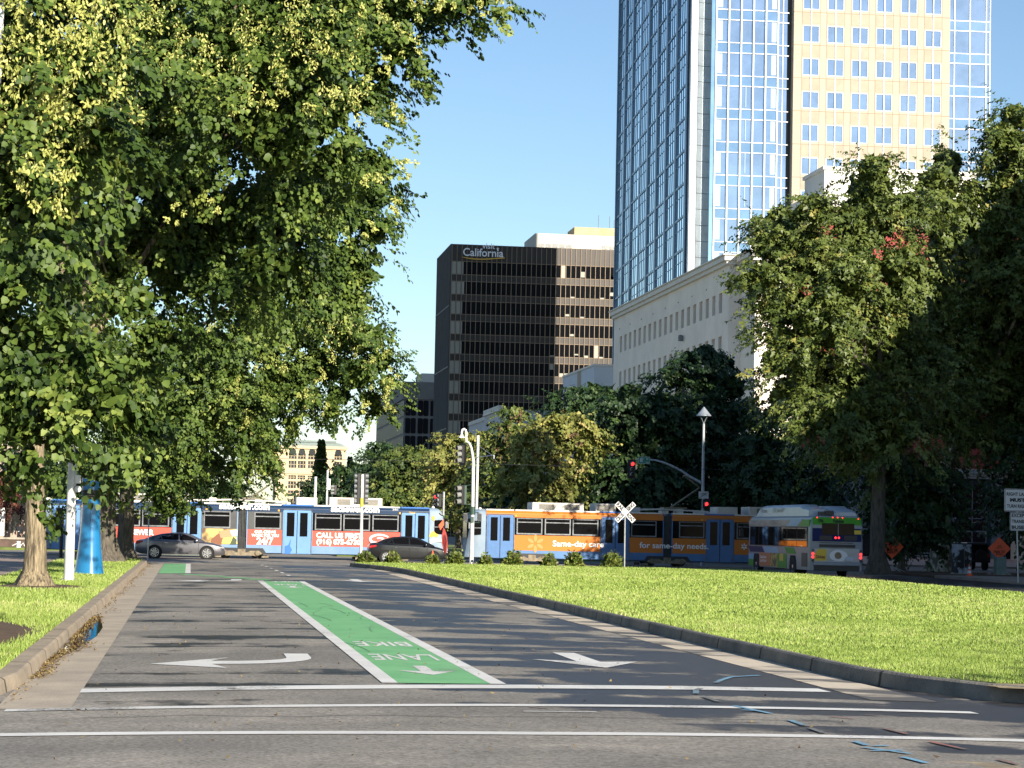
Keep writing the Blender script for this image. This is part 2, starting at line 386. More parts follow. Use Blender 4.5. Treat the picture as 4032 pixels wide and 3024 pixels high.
decal('lane_arrow', ahead_arrow(5.92, 32.1), PW); decal('lane_arrow', ahead_arrow(5.92, 79.5), PW)
def road_word(s, x, y, wd, ln):
    me = text_mesh(s, 1, .012); xs_ = [v.co.x for v in me.vertices]; zs_ = [v.co.y for v in me.vertices]
    for v in me.vertices:                     # read by riders coming towards us: turned half round
        u = (v.co.x-min(xs_))/(max(xs_)-min(xs_)); t = (v.co.y-min(zs_))/(max(zs_)-min(zs_))
        X = x+wd/2-u*wd; Y = y+ln*(1-t); v.co = (X, Y, gz(X, Y)+.012)
    me.flip_normals()
    me.materials.clear(); me.materials.append(PW); o = bpy.data.objects.new('road_word', me); C.objects.link(o); o.parent = road
for y0 in (33.0, 72.6):
    road_word('BIKE', 3.17, y0+3.8, .9, 1.35); road_word('LANE', 3.17, y0, .95, 1.5)
decal('lane_arrow', ahead_arrow(3.2, 29.8, .5), PW, .012); decal('lane_arrow', ahead_arrow(3.2, 70.0, .5), PW, .012)
def stroke(pts, wd):
    out = []
    for (x0, y0), (x1, y1) in zip(pts[:-1], pts[1:]):
        d = Vector((x1-x0, y1-y0)).normalized(); n = Vector((-d.y, d.x))*wd/2
        out.append([(x0-n.x, y0-n.y), (x1-n.x, y1-n.y), (x1+n.x, y1+n.y), (x0+n.x, y0+n.y)])
    return out
def gpp(*pts): return [(gp(a, b, .05).x, gp(a, b, .05).y) for a, b in pts]
sv = []
for pts in ([(2990,2655),(2880,2664),(2840,2678),(2818,2690)], [(2760,2714),(2740,2722),(2740,2736)], [(2770,2748),(2830,2768)], [(2890,2784),(3035,2814)], [(2920,2800),(2990,2804)], [(3110,2840),(3170,2862)], [(3190,2872),(3245,2892)], [(3365,2924),(3415,2940)], [(3400,2948),(3585,2972)], [(3430,2962),(3560,2958)], [(3440,2942),(3500,2940)], [(3555,2986),(3650,3010)]):
    sv += stroke(gpp(*pts), .075)
decal('survey_mark', sv, PB, .013)
rv = []
for pts in ([(3270,2822),(3370,2830)], [(3400,2812),(3450,2815)], [(2090,2794),(2160,2799)], [(3480,2868),(3570,2890)], [(3660,2920),(3800,2950)], [(3930,2990),(4010,3010)], [(900,2714),(930,2716)]): rv += stroke(gpp(*pts), .06)
decal('survey_mark', rv, PR, .013)
decal('survey_mark', stroke(gpp((2060,2812),(2350,2814)), .05), PW, .013)
SCUFF = mat('tyre_scuff', (.11,.27,.13), .8, var=.3, scale=6)
sc_ = []
rg_ = random.Random(6)
for q in range(9):
    x0 = rg_.uniform(2.7, 3.6); y0 = rg_.uniform(29, 60); ln = rg_.uniform(1.2, 3.5); cv = rg_.uniform(-.5, .5)
    sc_ += stroke([(x0+cv*(k/6)**2, y0+ln*k/6) for k in range(7)], .022)
decal('tyre_scuff', sc_, SCUFF, .0125)
CRK = mat('crack_sealant', (.03,.03,.03), .7)
for y0, a0, a1 in ((30.2, -1.1, 2.3), (36.8, 4.1, 8.1), (41.5, -1.1, 2.2), (52.5, 4.0, 8.1), (23.4, -1, 6.5)):
    pts = [(a0+(a1-a0)*k/14, y0+.10*math.sin(k*1.7+y0)+.06*math.sin(k*4.1)) for k in range(15)]
    decal('road_crack', stroke(pts, .022), CRK, .006)
m = MB(); a = gp(3985, 3018, .05); m.lathe([(.42, -.01), (.42, .006), (.37, .008), (.36, .004), (0, .004)], (a.x-.35, a.y, gz(a.x, a.y)), 28)
m.obj('manhole_ring', mat('manhole_iron', (.3,.24,.16), .7, .3, var=.3), road)
# ---- fast meshes for leaves, blades and litter
def fastmesh(name, V, k, tone, material, parent=None, quads=None):
    """V: (N,k,3) vertices; quads: index lists within each element"""
    N = V.shape[0]; me = bpy.data.meshes.new(name)
    me.vertices.add(N*k); me.vertices.foreach_set('co', V.reshape(-1).astype(np.float32))
    q = quads or [list(range(k))]
    loops = np.concatenate([np.asarray(x) for x in q]); nl = len(loops)
    idx = (np.arange(N)[:, None]*k+loops[None, :]).reshape(-1)
    sizes = np.array([len(x) for x in q]); starts = np.concatenate([[0], np.cumsum(sizes)[:-1]])
    me.loops.add(N*nl); me.loops.foreach_set('vertex_index', idx.astype(np.int32))
    me.polygons.add(N*len(q))
    me.polygons.foreach_set('loop_start', (np.arange(N)[:, None]*nl+starts[None, :]).reshape(-1).astype(np.int32))
    try: me.polygons.foreach_set('loop_total', np.tile(sizes, N).astype(np.int32))
    except Exception: pass
    a = me.attributes.new('tone', 'FLOAT', 'POINT'); a.data.foreach_set('value', np.repeat(tone, k).astype(np.float32))
    me.materials.append(material); me.update(calc_edges=True)
    o = bpy.data.objects.new(name, me); C.objects.link(o)
    if parent is not None: o.parent = parent
    return o
def leafmat(name, stops, rough=.5, spec=.35, trans=0.0):
    m = bpy.data.materials.new(name); m.use_nodes = True
    n = m.node_tree.nodes; L = m.node_tree.links; b = n['Principled BSDF']
    at_ = n.new('ShaderNodeAttribute'); at_.attribute_name = 'tone'
    rp = n.new('ShaderNodeValToRGB'); e = rp.color_ramp.elements
    while len(e) < len(stops): e.new(.5)
    for i, (p, c) in enumerate(stops): e[i].position = p; e[i].color = (*c, 1)
    L.new(at_.outputs['Fac'], rp.inputs[0]); L.new(rp.outputs[0], b.inputs['Base Color'])
    b.inputs['Roughness'].default_value = rough; b.inputs['Specular IOR Level'].default_value = spec
    if trans:
        t = n.new('ShaderNodeBsdfTranslucent'); L.new(rp.outputs[0], t.inputs[0])
        mx = n.new('ShaderNodeMixShader'); mx.inputs[0].default_value = trans
        L.new(b.outputs[0], mx.inputs[1]); L.new(t.outputs[0], mx.inputs[2]); L.new(mx.outputs[0], n['Material Output'].inputs[0])
    return m
rng = np.random.default_rng(5)
def inpoly(P, poly):
    x, y = P[:, 0], P[:, 1]; ins = np.zeros(len(P), bool); n = len(poly)
    for i in range(n):
        x0, y0 = poly[i]; x1, y1 = poly[(i+1) % n]
        c = ((y0 > y) != (y1 > y)) & (x < (x1-x0)*(y-y0)/(y1-y0+1e-12)+x0); ins ^= c
    return ins
def blades(poly, dens, y0, y1, h, wd, z, x0, x1):
    n = int(dens*(x1-x0)*(y1-y0)); P = np.column_stack([rng.uniform(x0, x1, n), rng.uniform(y0, y1, n)])
    # keep only what the view (and a step aside) can show
    P = P[(P[:, 0] < P[:, 1]*.42+3) & inpoly(P, poly)]; n = len(P)
    clump = .5+.5*np.sin(P[:, 0]*2.3+np.sin(P[:, 1]*1.7)*2)*np.sin(P[:, 1]*1.1+np.cos(P[:, 0]*1.3)*2)
    a = rng.uniform(0, 2*np.pi, n); hh = h*(.55+.6*rng.random(n))*(.8+.4*clump); ln = hh*rng.uniform(.1, .75, n); b = rng.uniform(0, 2*np.pi, n)
    V = np.zeros((n, 3, 3)); dx, dy = np.cos(a)*wd/2, np.sin(a)*wd/2
    V[:, 0] = np.column_stack([P[:, 0]-dx, P[:, 1]-dy, np.full(n, z)]); V[:, 1] = np.column_stack([P[:, 0]+dx, P[:, 1]+dy, np.full(n, z)])
    V[:, 2] = np.column_stack([P[:, 0]+np.cos(b)*ln, P[:, 1]+np.sin(b)*ln, z+hh])
    return V, np.clip(.42*clump+.16*np.sin(P[:, 0]*.55+np.sin(P[:, 1]*.13)*2)*np.sin(P[:, 1]*.21+1)+rng.normal(.25, .22, n), 0, 1)
GRASS = leafmat('grass_blades', [(0, (.17,.25,.04)), (.5, (.30,.40,.085)), (.9, (.43,.51,.15)), (1, (.56,.5,.25))], .55, .3, .25)
parts = [blades(lawn_poly, 900, 26, 36, .048, .016, .185, 9, 20), blades(lawn_poly, 420, 36, 48, .052, .024, .185, 9, 24), blades(lawn_poly, 190, 48, 68, .065, .045, .185, 9, 28.5), blades(lawn_poly, 85, 68, 113.7, .07, .07, .185, 7.9, 28.5)]
V = np.concatenate([p[0] for p in parts]); T = np.concatenate([p[1] for p in parts])
o = fastmesh('lawn_grass', V, 3, T, GRASS); o['kind'] = 'stuff'; tag(o, 'bright mown green grass of the broad lawn', 'grass')
def off_soil(V, T):
    c = V[:, 0]; k = ((c[:, 0]+4.45)/2.1)**2+((c[:, 1]-37.0)/6.0)**2 > rng.uniform(.8, 1.15, len(c))
    k &= ((c[:, 0]+4.0)/1.4)**2+((c[:, 1]-63.2)/2.2)**2 > rng.uniform(.5, 1.1, len(c)); return V[k], T[k]
parts = [off_soil(*blades(verge_poly, 420, 26, 50, .085, .025, .148, -5.9, -2.2)), off_soil(*blades(verge_poly, 220, 50, 75, .085, .04, .148, -5.9, -2.2)), blades(verge_poly, 110, 75, 113, .085, .065, .148, -5.9, -2.2)]
V = np.concatenate([p[0] for p in parts]); T = np.concatenate([p[1] for p in parts])
o = fastmesh('verge_grass', V, 3, T, GRASS); o['kind'] = 'stuff'; tag(o, 'green grass of the narrow tree verge by the left kerb', 'grass')
# ---- fallen blossom and leaves in the left gutter, a puddle below the kerb
LITTER = leafmat('leaf_litter', [(0, (.07,.04,.02)), (.5, (.25,.16,.06)), (1, (.44,.34,.15))], .8, .2)
n = 2800
yy = rng.uniform(25, 110, n); yy[:1700] = rng.uniform(29, 48, 1700)
lump = np.clip(np.sin(yy*.9)*.5+np.sin(yy*.37+1)*.6, 0, 1)
xx = -1.93+np.abs(rng.normal(0, .10, n))+lump*np.abs(rng.normal(0, .20, n))
k = xx < 2.5; xx[-260:] = rng.uniform(-1.2, 7, 260); yy[-260:] = rng.uniform(19, 50, 260); xx, yy = xx[k], yy[k]; n = len(xx)
a = rng.uniform(0, 6.28, n); s = rng.uniform(.010, .034, n); zz = np.array([gz(x, y) for x, y in zip(xx, yy)])+.02
dx, dy = np.cos(a)*s, np.sin(a)*s
V = np.stack([np.column_stack([xx-dx, yy-dy, zz+rng.uniform(-.005,.02,n)]), np.column_stack([xx+dy*.6, yy-dx*.6, zz]), np.column_stack([xx+dx, yy+dy, zz+rng.uniform(0,.03,n)]), np.column_stack([xx-dy*.6, yy+dx*.6, zz])], 1)
o = fastmesh('leaf_litter', V, 4, rng.random(n), LITTER); o['kind'] = 'stuff'; tag(o, 'brown and yellow fallen leaves lying along the left gutter', 'leaf litter')
WATER = mat('gutter_water', (.012,.014,.016), .04, spec=.6)
m = MB(); pd = [(33,.10),(34.5,.20),(37,.34),(40,.42),(43,.40),(46,.26),(49,.10)]
m.loft([[(-1.95, y, .024), (-1.95+w_, y, .024)] for y, w_ in pd], cap=False, closed=False)
struct(m.obj('puddle', WATER))
# ================================================================== trees
def unit(a): return a/np.maximum(np.linalg.norm(a, axis=1, keepdims=True), 1e-9)
LEAF6 = np.array([[0,0,0],[-.46,.22,.10],[-.40,.62,.07],[0,1.0,-.06],[.40,.62,.07],[.46,.22,.10]])
LEAF_STAR = np.array([[0,0,0],[-.55,.12,.06],[-.22,.45,.03],[0,1.0,-.05],[.22,.45,.03],[.55,.12,.06]])
Q6 = [[0,1,2,3],[0,3,4,5]]
def leaf_array(P, tip, nrm, size, shape=LEAF6):
    tip = unit(tip); nrm = nrm-tip*np.sum(nrm*tip, 1, keepdims=True); nrm = unit(nrm); side = np.cross(tip, nrm)
    S = shape[None, :, :]*size[:, None, None]
    return P[:, None, :]+side[:, None, :]*S[:, :, 0:1]+tip[:, None, :]*S[:, :, 1:2]+nrm[:, None, :]*S[:, :, 2:3]
def crown_leaves(blobs, leaf, dens, droop=.8, spray=(1.1, .26), per=26, inner=.35, back=.45, flat=.8, tone0=.5, gap=0.0, fr=.62):
    """sprays of leaves hanging on the outside of every bough, a thinner fill inside; returns arrays"""
    VV, TT, tips = [], [], []
    for (cx, cy, cz, r) in blobs:
        c = np.array([cx, cy, cz]); ns = max(4, int(dens*4*math.pi*r*r/per*1.0))
        u = unit(rng.normal(size=(ns, 3)))
        keep = (u[:, 1] < .25) | (rng.random(ns) < back); u = u[keep]; ns = len(u)
        if gap:
            ph = rng.uniform(0, 6, 3); gsel = np.sin(u[:, 0]*5+ph[0])*np.sin(u[:, 2]*5+ph[1])+.6*np.sin(u[:, 1]*6+ph[2]) > -1+gap; u = u[gsel]; ns = len(u)
        rad = r*(.72+.36*rng.random((ns, 1))**.7)
        S = c+u*rad*np.array([1, 1, flat])
        ax = unit(u*np.array([1, 1, .35])+np.array([0, 0, -droop])+rng.normal(0, .28, (ns, 3)))
        Ls = spray[0]*r**.5*(.5+.8*rng.random(ns)); wd = spray[1]*r**.5
        st = tone0+rng.normal(0, .16, ns)
        kt = 11; nt = max(2, per//kt); m_ = ns*nt; i = np.repeat(np.arange(ns), nt); t = rng.random(m_)   # twigs on each spray
        wv = (1-.55*t)[:, None]*wd
        B0 = S[i]+ax[i]*(t*Ls[i])[:, None]+rng.normal(0, 1, (m_, 3))*wv*np.array([1, 1, .5])
        td = unit(ax[i]*.55+u[i]*np.array([.5, .5, .1])+np.array([0, 0, -.30])+rng.normal(0, .42, (m_, 3)))
        tn = unit(u[i]*np.array([.8, .8, .4])+np.array([0, -.10, .75])+rng.normal(0, .30, (m_, 3)))
        tl = leaf*4.2*(.6+.7*rng.random(m_)); tt = np.clip(st[i]+rng.normal(0, .12, m_), 0, 1)
        q = np.repeat(np.arange(m_), kt); k_ = np.tile(np.arange(kt), m_); n = len(q)
        sd_ = np.cross(td, tn); alt = np.where(k_ % 2 == 0, 1.0, -1.0)[:, None]
        P = B0[q]+td[q]*(tl[q]*(k_+rng.random(n)*.6)/kt)[:, None]+sd_[q]*alt*leaf*.22+rng.normal(0, leaf*.14, (n, 3))
        tp = td[q]*.55+sd_[q]*alt*.75+np.array([0, 0, -.45])+rng.normal(0, .25, (n, 3))
        nr = tn[q]+rng.normal(0, .26, (n, 3))
        sz = leaf*(.55+.6*rng.random(n))*np.where(k_ > kt-3, .8, 1.0)
        VV.append((P, tp, nr, sz)); TT.append(np.clip(tt[q]+rng.normal(0, .10, n), 0, 1)); tips.append((S, ax, Ls, u))
        ni = int(inner*n)                       # fill behind the sprays
        q = unit(rng.normal(size=(ni, 3))); P = c+q*(r*fr*rng.random((ni, 1))**.45)*np.array([1, 1, flat])
        VV.append((P, rng.normal(size=(ni, 3))+np.array([0,0,-.5]), rng.normal(size=(ni, 3))+np.array([0,0,.4]), leaf*1.5*(.7+.5*rng.random(ni)))); TT.append(np.clip(rng.normal(tone0, .2, ni), 0, 1))
    return [np.concatenate([v[k] for v in VV]) for k in range(4)]+[np.concatenate(TT), tips]
def limbs(mb, base, r0, targets, seed, h_split, lean=(0,0), flare=1.7, n=12):
    """tapered, slightly wandering trunk and boughs reaching into the crown"""
    rg = random.Random(seed); b = Vector(base)
    pth, rad = [], []
    for i in range(9):
        t = i/8; z = h_split*t
        pth.append(b+Vector((lean[0]*t*t+.05*r0*math.sin(i*1.3+seed), lean[1]*t*t+.05*r0*math.cos(i*1.7), z)))
        rad.append(r0*(1-.28*t)*(1+(flare-1)*max(0, 1-z/(2.6*r0))**2.2))
    rings = []
    for i, p in enumerate(pth):
        fl = max(0, 1-(p.z-b.z)/(3*r0))
        rings.append([p+Vector((math.cos(a), math.sin(a), 0))*rad[i]*(1+.03*math.sin(7*a+i)+fl*.13*math.cos(5*a+seed)) for a in [2*math.pi*k/24 for k in range(24)]])
    mb.loft(rings)
    top = pth[-1]; rt = rad[-1]
    for tg in targets:
        tg = Vector(tg); d = tg-top; pts = [top-Vector((0,0,.3*h_split*.2))]
        for k in (.3, .6, 1): pts.append(top+d*k+Vector((rg.uniform(-.3,.3), rg.uniform(-.3,.3), rg.uniform(-.2,.5)*(1 if k < 1 else 0)+.12*d.length*math.sin(k*math.pi)*.5)))
        mb.tube(pts, [rt*.62, rt*.42, rt*.26, rt*.09], 8)
        for q in range(2):
            s = pts[2]; e = s+Vector((rg.uniform(-1,1), rg.uniform(-1,1), rg.uniform(-.2,.9)))*d.length*.35
            mb.tube([s, (s+e)/2+Vector((0,0,.15)), e], [rt*.2, rt*.13, rt*.04], 6)
def bark(name, c1, c2, sc=2.2, stretch=(5,5,.9), bump=1.0):
    return mat(name, c1, .92, col2=c2, scale=sc, lo=.36, hi=.62, bump=bump, bscale=4.5, stretch=stretch, detail=7)
BARK = bark('lime_bark', (.055,.042,.028), (.34,.27,.165), sc=2.6, stretch=(7,7,.8), bump=1.0); BARKD = bark('dark_bark', (.05,.042,.035), (.14,.12,.09))
SYC = mat('mottled_sycamore_bark', (.45,.42,.33), .85, col2=(.11,.10,.07), scale=2.6, lo=.44, hi=.54, bump=.3, bscale=12, stretch=(1,1,.6), detail=6)
LIME = leafmat('lime_leaves', [(0, (.016,.034,.006)), (.4, (.040,.073,.011)), (.75, (.098,.145,.025)), (1, (.22,.26,.055))], .55, .28, .03)
BLOS = leafmat('lime_blossom', [(0, (.26,.30,.06)), (.6, (.46,.47,.13)), (1, (.60,.58,.22))], .65, .2, .2)
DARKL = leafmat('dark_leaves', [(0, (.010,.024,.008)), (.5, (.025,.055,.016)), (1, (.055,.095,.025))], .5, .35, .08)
SYCL = leafmat('sycamore_leaves', [(0, (.030,.050,.010)), (.4, (.075,.108,.02)), (.8, (.15,.185,.04)), (1, (.27,.25,.06))], .5, .4, .12)
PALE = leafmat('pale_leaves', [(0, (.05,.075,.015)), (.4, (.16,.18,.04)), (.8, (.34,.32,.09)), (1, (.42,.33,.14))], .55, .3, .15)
OLIVE = leafmat('olive_leaves', [(0, (.022,.045,.010)), (.5, (.075,.11,.022)), (1, (.19,.21,.05))], .55, .3, .12)
DEAD = leafmat('withered_leaves', [(0, (.07,.04,.025)), (1, (.27,.17,.10))], .8, .15)
MAROON = leafmat('maroon_leaves', [(0, (.03,.008,.008)), (.6, (.10,.03,.02)), (1, (.24,.09,.04))], .55, .3)
def px_blobs(lst, Y, jit=1.5, seed=0):
    """crown boughs laid out on the crown's own plane and spread in depth"""
    rg = random.Random(seed); out = []
    for b in lst:
        px, py, r = b[:3]; yo = b[3] if len(b) > 3 else rg.uniform(-jit, jit)
        p = at(px, py, Y+yo); sc = F_PX/(p.y*math.cos(YAW)+p.x*math.sin(YAW)); out.append((p.x, p.y, p.z, r/sc))
    return out
def tree(name, label, cat, base, r0, h_split, blobs, leafm, leaf, dens, barkm=BARK, group=None, blossom=None, dead=None, seed=1, lean=(0,0), nl=7, shape=LEAF6, flare=1.7, **k):
    t = root(name, label, cat, base, group=group); B = Vector(base)
    bl = [(b[0]-B.x, b[1]-B.y, b[2]-B.z, b[3]) for b in blobs]
    rg = random.Random(seed); big = sorted(bl, key=lambda b: -b[3])[:nl]
    m = MB(); limbs(m, (0,0,-.1), r0, [(b[0]*.9, b[1]*.9, b[2]) for b in big], seed, h_split, lean, flare); m.obj('trunk', barkm, t, smooth=True)
    P, tp, nr, sz, T, tips = crown_leaves(bl, leaf, dens, **k)
    fastmesh('crown', leaf_array(P, tp, nr, sz, shape), 6, T, leafm, t, Q6)
    for key, mm_, nm in ((blossom, BLOS, 'blossom'), (dead, DEAD, 'withered_leaves')):
        if not key: continue
        VV, TT = [], []
        for (bx, by, bz, r, n, f) in key:          # bunches hung on chosen boughs
            c = np.array([bx-B.x, by-B.y, bz-B.z]); u = unit(rng.normal(size=(n, 3))+np.array([0,-.7,.15])); S = c+u*r*(.85+.3*rng.random((n, 1)))
            i = np.repeat(np.arange(n), f); q = len(i)
            Pq = S[i]+rng.normal(0, 1, (q, 3))*r*.11*np.array([1,1,1.3])+np.array([0,0,-.1*r])
            VV.append(leaf_array(Pq, rng.normal(0, .7, (q, 3))+np.array([0,0,-.8]), rng.normal(0, .7, (q, 3))+np.array([0,-.6,.5]), leaf*(.35+.4*rng.random(q)), np.array([[0,0,0],[-.2,.3,.05],[-.2,.75,.05],[0,1,0],[.2,.75,.05],[.2,.3,.05]])))
            TT.append(np.clip(rng.normal(.55, .25, q), 0, 1))
        fastmesh(nm, np.concatenate(VV), 6, np.concatenate(TT), mm_, t, Q6)
    return t
def bunches(lst, Y, n=14, f=26):
    out = []
    for px, py, r, *e in lst:
        p = at(px, py, Y+(e[0] if e else 0)); out.append((p.x, p.y, p.z, r/(F_PX/(p.y*.99+p.x*.138)), max(5, int(n*(r/130)**2)), f))
    return out
LG = 'lime trees along the left verge'
# nearest: trunk just outside the left edge of the view, boughs hanging in
b0 = px_blobs([(-260,1500,330),(-80,1500,280),(180,1525,170,-1.2),(330,1505,130,-1.0),(60,1615,110,-1.2),(430,1585,100,-.8),(250,1655,85,-1),(110,1695,62,-1),(480,1665,55,-.7),
     (60,1330,190),(-100,1150,330),(200,1270,110,-1),(380,1420,120,-.6),(150,1080,150),(-60,820,300),(120,700,230,-.8),(-50,420,330),(180,400,250,-.8),(60,180,260,-.5),(330,230,210),(-120,60,350),(250,-40,250),(420,520,130),(330,640,110),(-300,300,500,3),(-350,900,500,3)], 38, 1.2, 11)
bb = bunches([(60,60,170),(230,140,170),(80,330,180),(300,300,170),(380,120,150),(200,470,150),(420,400,110),(190,690,110,-1.4),(220,760,90,-1.4),(40,520,120),(450,480,80)], 36.7, 15, 22)
tree('lime_tree', 'large-leaved tree hanging in at the left edge, thick with pale yellow blossom', 'tree', (-5.2, 37.5, .15), .5, 4.2, b0, LIME, .145, 84, group=LG, blossom=bb, seed=3, per=110, gap=.05, spray=(1.15,.25), inner=.6, fr=.6)
b1 = px_blobs([(720,230,300,-3),(960,260,300,-3),(1240,170,260,-2.5),(1400,90,210),(1550,60,170),(1690,60,110),(1800,10,110),(1900,-30,90),(1565,190,90),(1255,420,200),(1425,380,120),(1495,290,60),(1100,560,240,-2.5),(1325,640,150),(1445,640,80),(1505,650,40),(1240,820,230,8),(1365,850,120,8),(1455,790,60,8),(1465,920,50,8),(950,860,220,5),(700,720,240,5),(1050,1050,190,1),(1205,1080,190,8),(1365,1050,110,8),(1435,1080,55,8),(760,1050,210,5),(560,930,200,5),(500,1180,150),(620,1330,150,3),(600,480,200,-2.5),(1150,-180,400),(700,-200,420),(1450,-170,260),(300,500,400,5),(300,1000,400,5),(950,20,300,7),(1280,-30,230,6),(550,50,300,6),(750,450,400,7),(1120,420,360,7),(720,950,360,7),(1130,820,300,9),(200,1400,300,4),(330,1560,180,3),(170,1640,140,2),(600,1500,140,2)], 62, 1.8, 12)
bb = bunches([(560,60,130),(640,110,130),(560,250,120),(620,420,100),(760,250,120),(1330,300,110),(1380,430,80),(1600,150,60),(1650,60,70),(1550,450,45),(1600,650,40),(1480,720,50),(900,330,110),(1010,120,110),(1180,60,120),(1170,200,110),(1090,330,70),(1280,190,70),(880,420,50),(1050,400,40),(1240,420,45),(1500,250,40),(1400,80,60),(1530,60,60),(1750,40,50),(1960,10,55),(1880,30,40),(850,800,30),(680,830,40),(1450,900,30),(1550,800,28)], 57.2, 20, 20)
tree('lime_tree', 'tall spreading tree with a pale grooved trunk just left of the white pole', 'tree', (-4.15, 63.2, .15), .31, 4.6, b1, LIME, .155, 74, group=LG, blossom=bb, seed=5, per=99, gap=.05, spray=(1.1,.24), inner=.75, fr=.6, lean=(-.15,0), flare=1.95)
b2 = px_blobs([(830,1420,240),(1010,1330,190),(1200,1280,170),(1335,1290,150),(1435,1330,110),(1495,1420,75),(1525,1500,50),(1395,1470,120),(1265,1440,140),(1205,1560,90),(1335,1555,65),(1305,1615,32),(1455,1565,55),(1485,1615,30),(1120,1500,150),(960,1560,150),(740,1615,190),(980,1695,110),(560,1675,190),(520,1800,150),(640,1850,110),(620,1960,45),(660,2000,42),(700,1980,36),(1000,1150,200),(1200,1120,150),(1305,1180,110),(1395,1200,70),(500,1450,220,3),(350,1850,160,3)], 101, 2.5, 13)
bb = bunches([(1300,1250,70),(1420,1240,60),(1120,1400,50),(1020,1450,50),(1350,1350,70),(1440,1370,60),(1500,1430,50),(1540,1480,40),(1490,1540,45),(1440,1600,30),(1530,1600,28),(1250,1480,40),(1200,1550,36),(930,1500,36),(960,1640,36),(900,1560,40),(970,1680,30),(830,1300,36),(1180,1290,40),(1280,1610,25),(1230,1590,30)], 98.0, 34, 24)
tree('lime_tree', 'broad drooping tree behind the blue pylon, dark trunk, blossom over the street', 'tree', (-3.75, 103, .15), .52, 5, b2, LIME, .155, 74, barkm=BARKD, group=LG, blossom=bb, seed=7, per=77, gap=.05, spray=(1.1,.25), inner=.8, fr=.6, flare=1.9)
b3 = px_blobs([(880,1695,100),(990,1755,85),(1040,1675,70),(1060,1775,55),(1050,1845,45),(940,1845,70),(830,1825,90),(750,1755,110),(1070,1615,40),(1080,1715,28),(880,1575,120),(740,1885,70)], 113, 1.4, 14)
bb = bunches([(1060,1890,26),(1020,1940,24),(1070,1800,24),(950,1950,20)], 112, 14, 12)
tree('lime_tree', 'smaller rounded tree at the far end of the verge above the blue tram', 'tree', (-3.05, 110.5, .15), .42, 4.6, b3, LIME, .16, 70, barkm=BARKD, group=LG, blossom=bb, seed=9, per=66, gap=.05, spray=(1.0,.26), inner=.8, flare=2.0)
# a tree out of the view on the right, whose branches shade the corner of the lawn
bs = [(20.5,10.5,7.4,1.3),(22,11.5,7.8,1.8),(24,9,8.5,2.6),(23,13,6.8,1.2),(20,8.5,8.4,.9),(26,12,9,2.4)]
tree('lime_tree', 'lime tree on the near corner of the lawn, to the right of the camera', 'tree', (24.5, 10.5, .18), .35, 4, bs, LIME, .2, 30, group='lime trees by the lawn', seed=15, per=33)
# ---- right-hand side: sycamores beyond the lawn
SG = 'sycamores at the right of the lawn'
b = px_blobs([(3440,660,70),(3430,760,110),(3400,880,150),(3560,830,90),(3210,830,90),(3080,870,80),(3000,890,48),(3030,960,80),(3150,1010,150),(3330,1080,170),(3010,1090,70),(2940,1105,36),(3080,1200,110),(3250,1260,160),(3450,1260,170),(3560,1060,120),(3080,1340,75),(3060,1420,75),(3200,1470,140),(3400,1480,180),(3600,1420,160),(3120,1560,110),(3290,1620,140),(3480,1680,160),(3330,1780,90),(3150,1690,60)], 118, 3, 21)
tree('sycamore_tree', 'tall sycamore with sunlit top and dark slender trunk just right of the bus', 'tree', (36.2, 117.5, .13), .42, 9, b, SYCL, .25, 62, barkm=BARKD, group=SG, seed=21, shape=LEAF_STAR, per=44, gap=.08, inner=1.1, fr=.8, flat=.9, droop=.35)
b = px_blobs([(3730,640,70),(3690,730,100),(3710,850,130),(3830,760,60),(4000,460,70),(3950,540,80),(4010,620,110),(3950,740,90),(4030,830,150),(3880,920,120),(3760,1000,140),(3650,1150,130),(3980,1060,170),(3830,1230,170),(3700,1380,170),(4020,1330,180),(3880,1480,180),(3680,1600,150),(4030,1620,170),(3800,1690,110),(3930,1740,80),(4130,1100,250),(4150,1600,260),(4120,600,160)], 131, 3.5, 22)
tree('sycamore_tree', 'forked sycamore with pale mottled trunk at far right, behind the painted cabinet', 'tree', (44.6, 132, .13), .62, 7.2, b, SYCL, .28, 52, barkm=SYC, group=SG, seed=22, shape=LEAF_STAR, per=44, gap=.08, inner=1.1, fr=.8, flat=.9, nl=5, lean=(.5,0), droop=.35)
b = px_blobs([(3560,1850,120),(3620,1970,120),(3700,1880,80),(3520,1990,90),(3640,2080,80),(3560,2100,60),(3480,1840,80),(3690,2020,60)], 124, 1.5, 23)
tree('broadleaf_tree', 'low dark bushy tree between the bus and the pale forked trunk', 'tree', (39.6, 124, .13), .2, 2.5, b, DARKL, .24, 45, barkm=BARKD, seed=23, per=18, inner=.6)
b = px_blobs([(4060,1900,150),(4090,1750,150),(4140,2000,180),(4050,2040,60)], 128, 2, 24)
tree('broadleaf_tree', 'dark tree at the right edge behind the lane sign', 'tree', (50.5, 128, .13), .3, 3, b, DARKL, .26, 34, barkm=BARKD, seed=24, per=18, inner=.5)
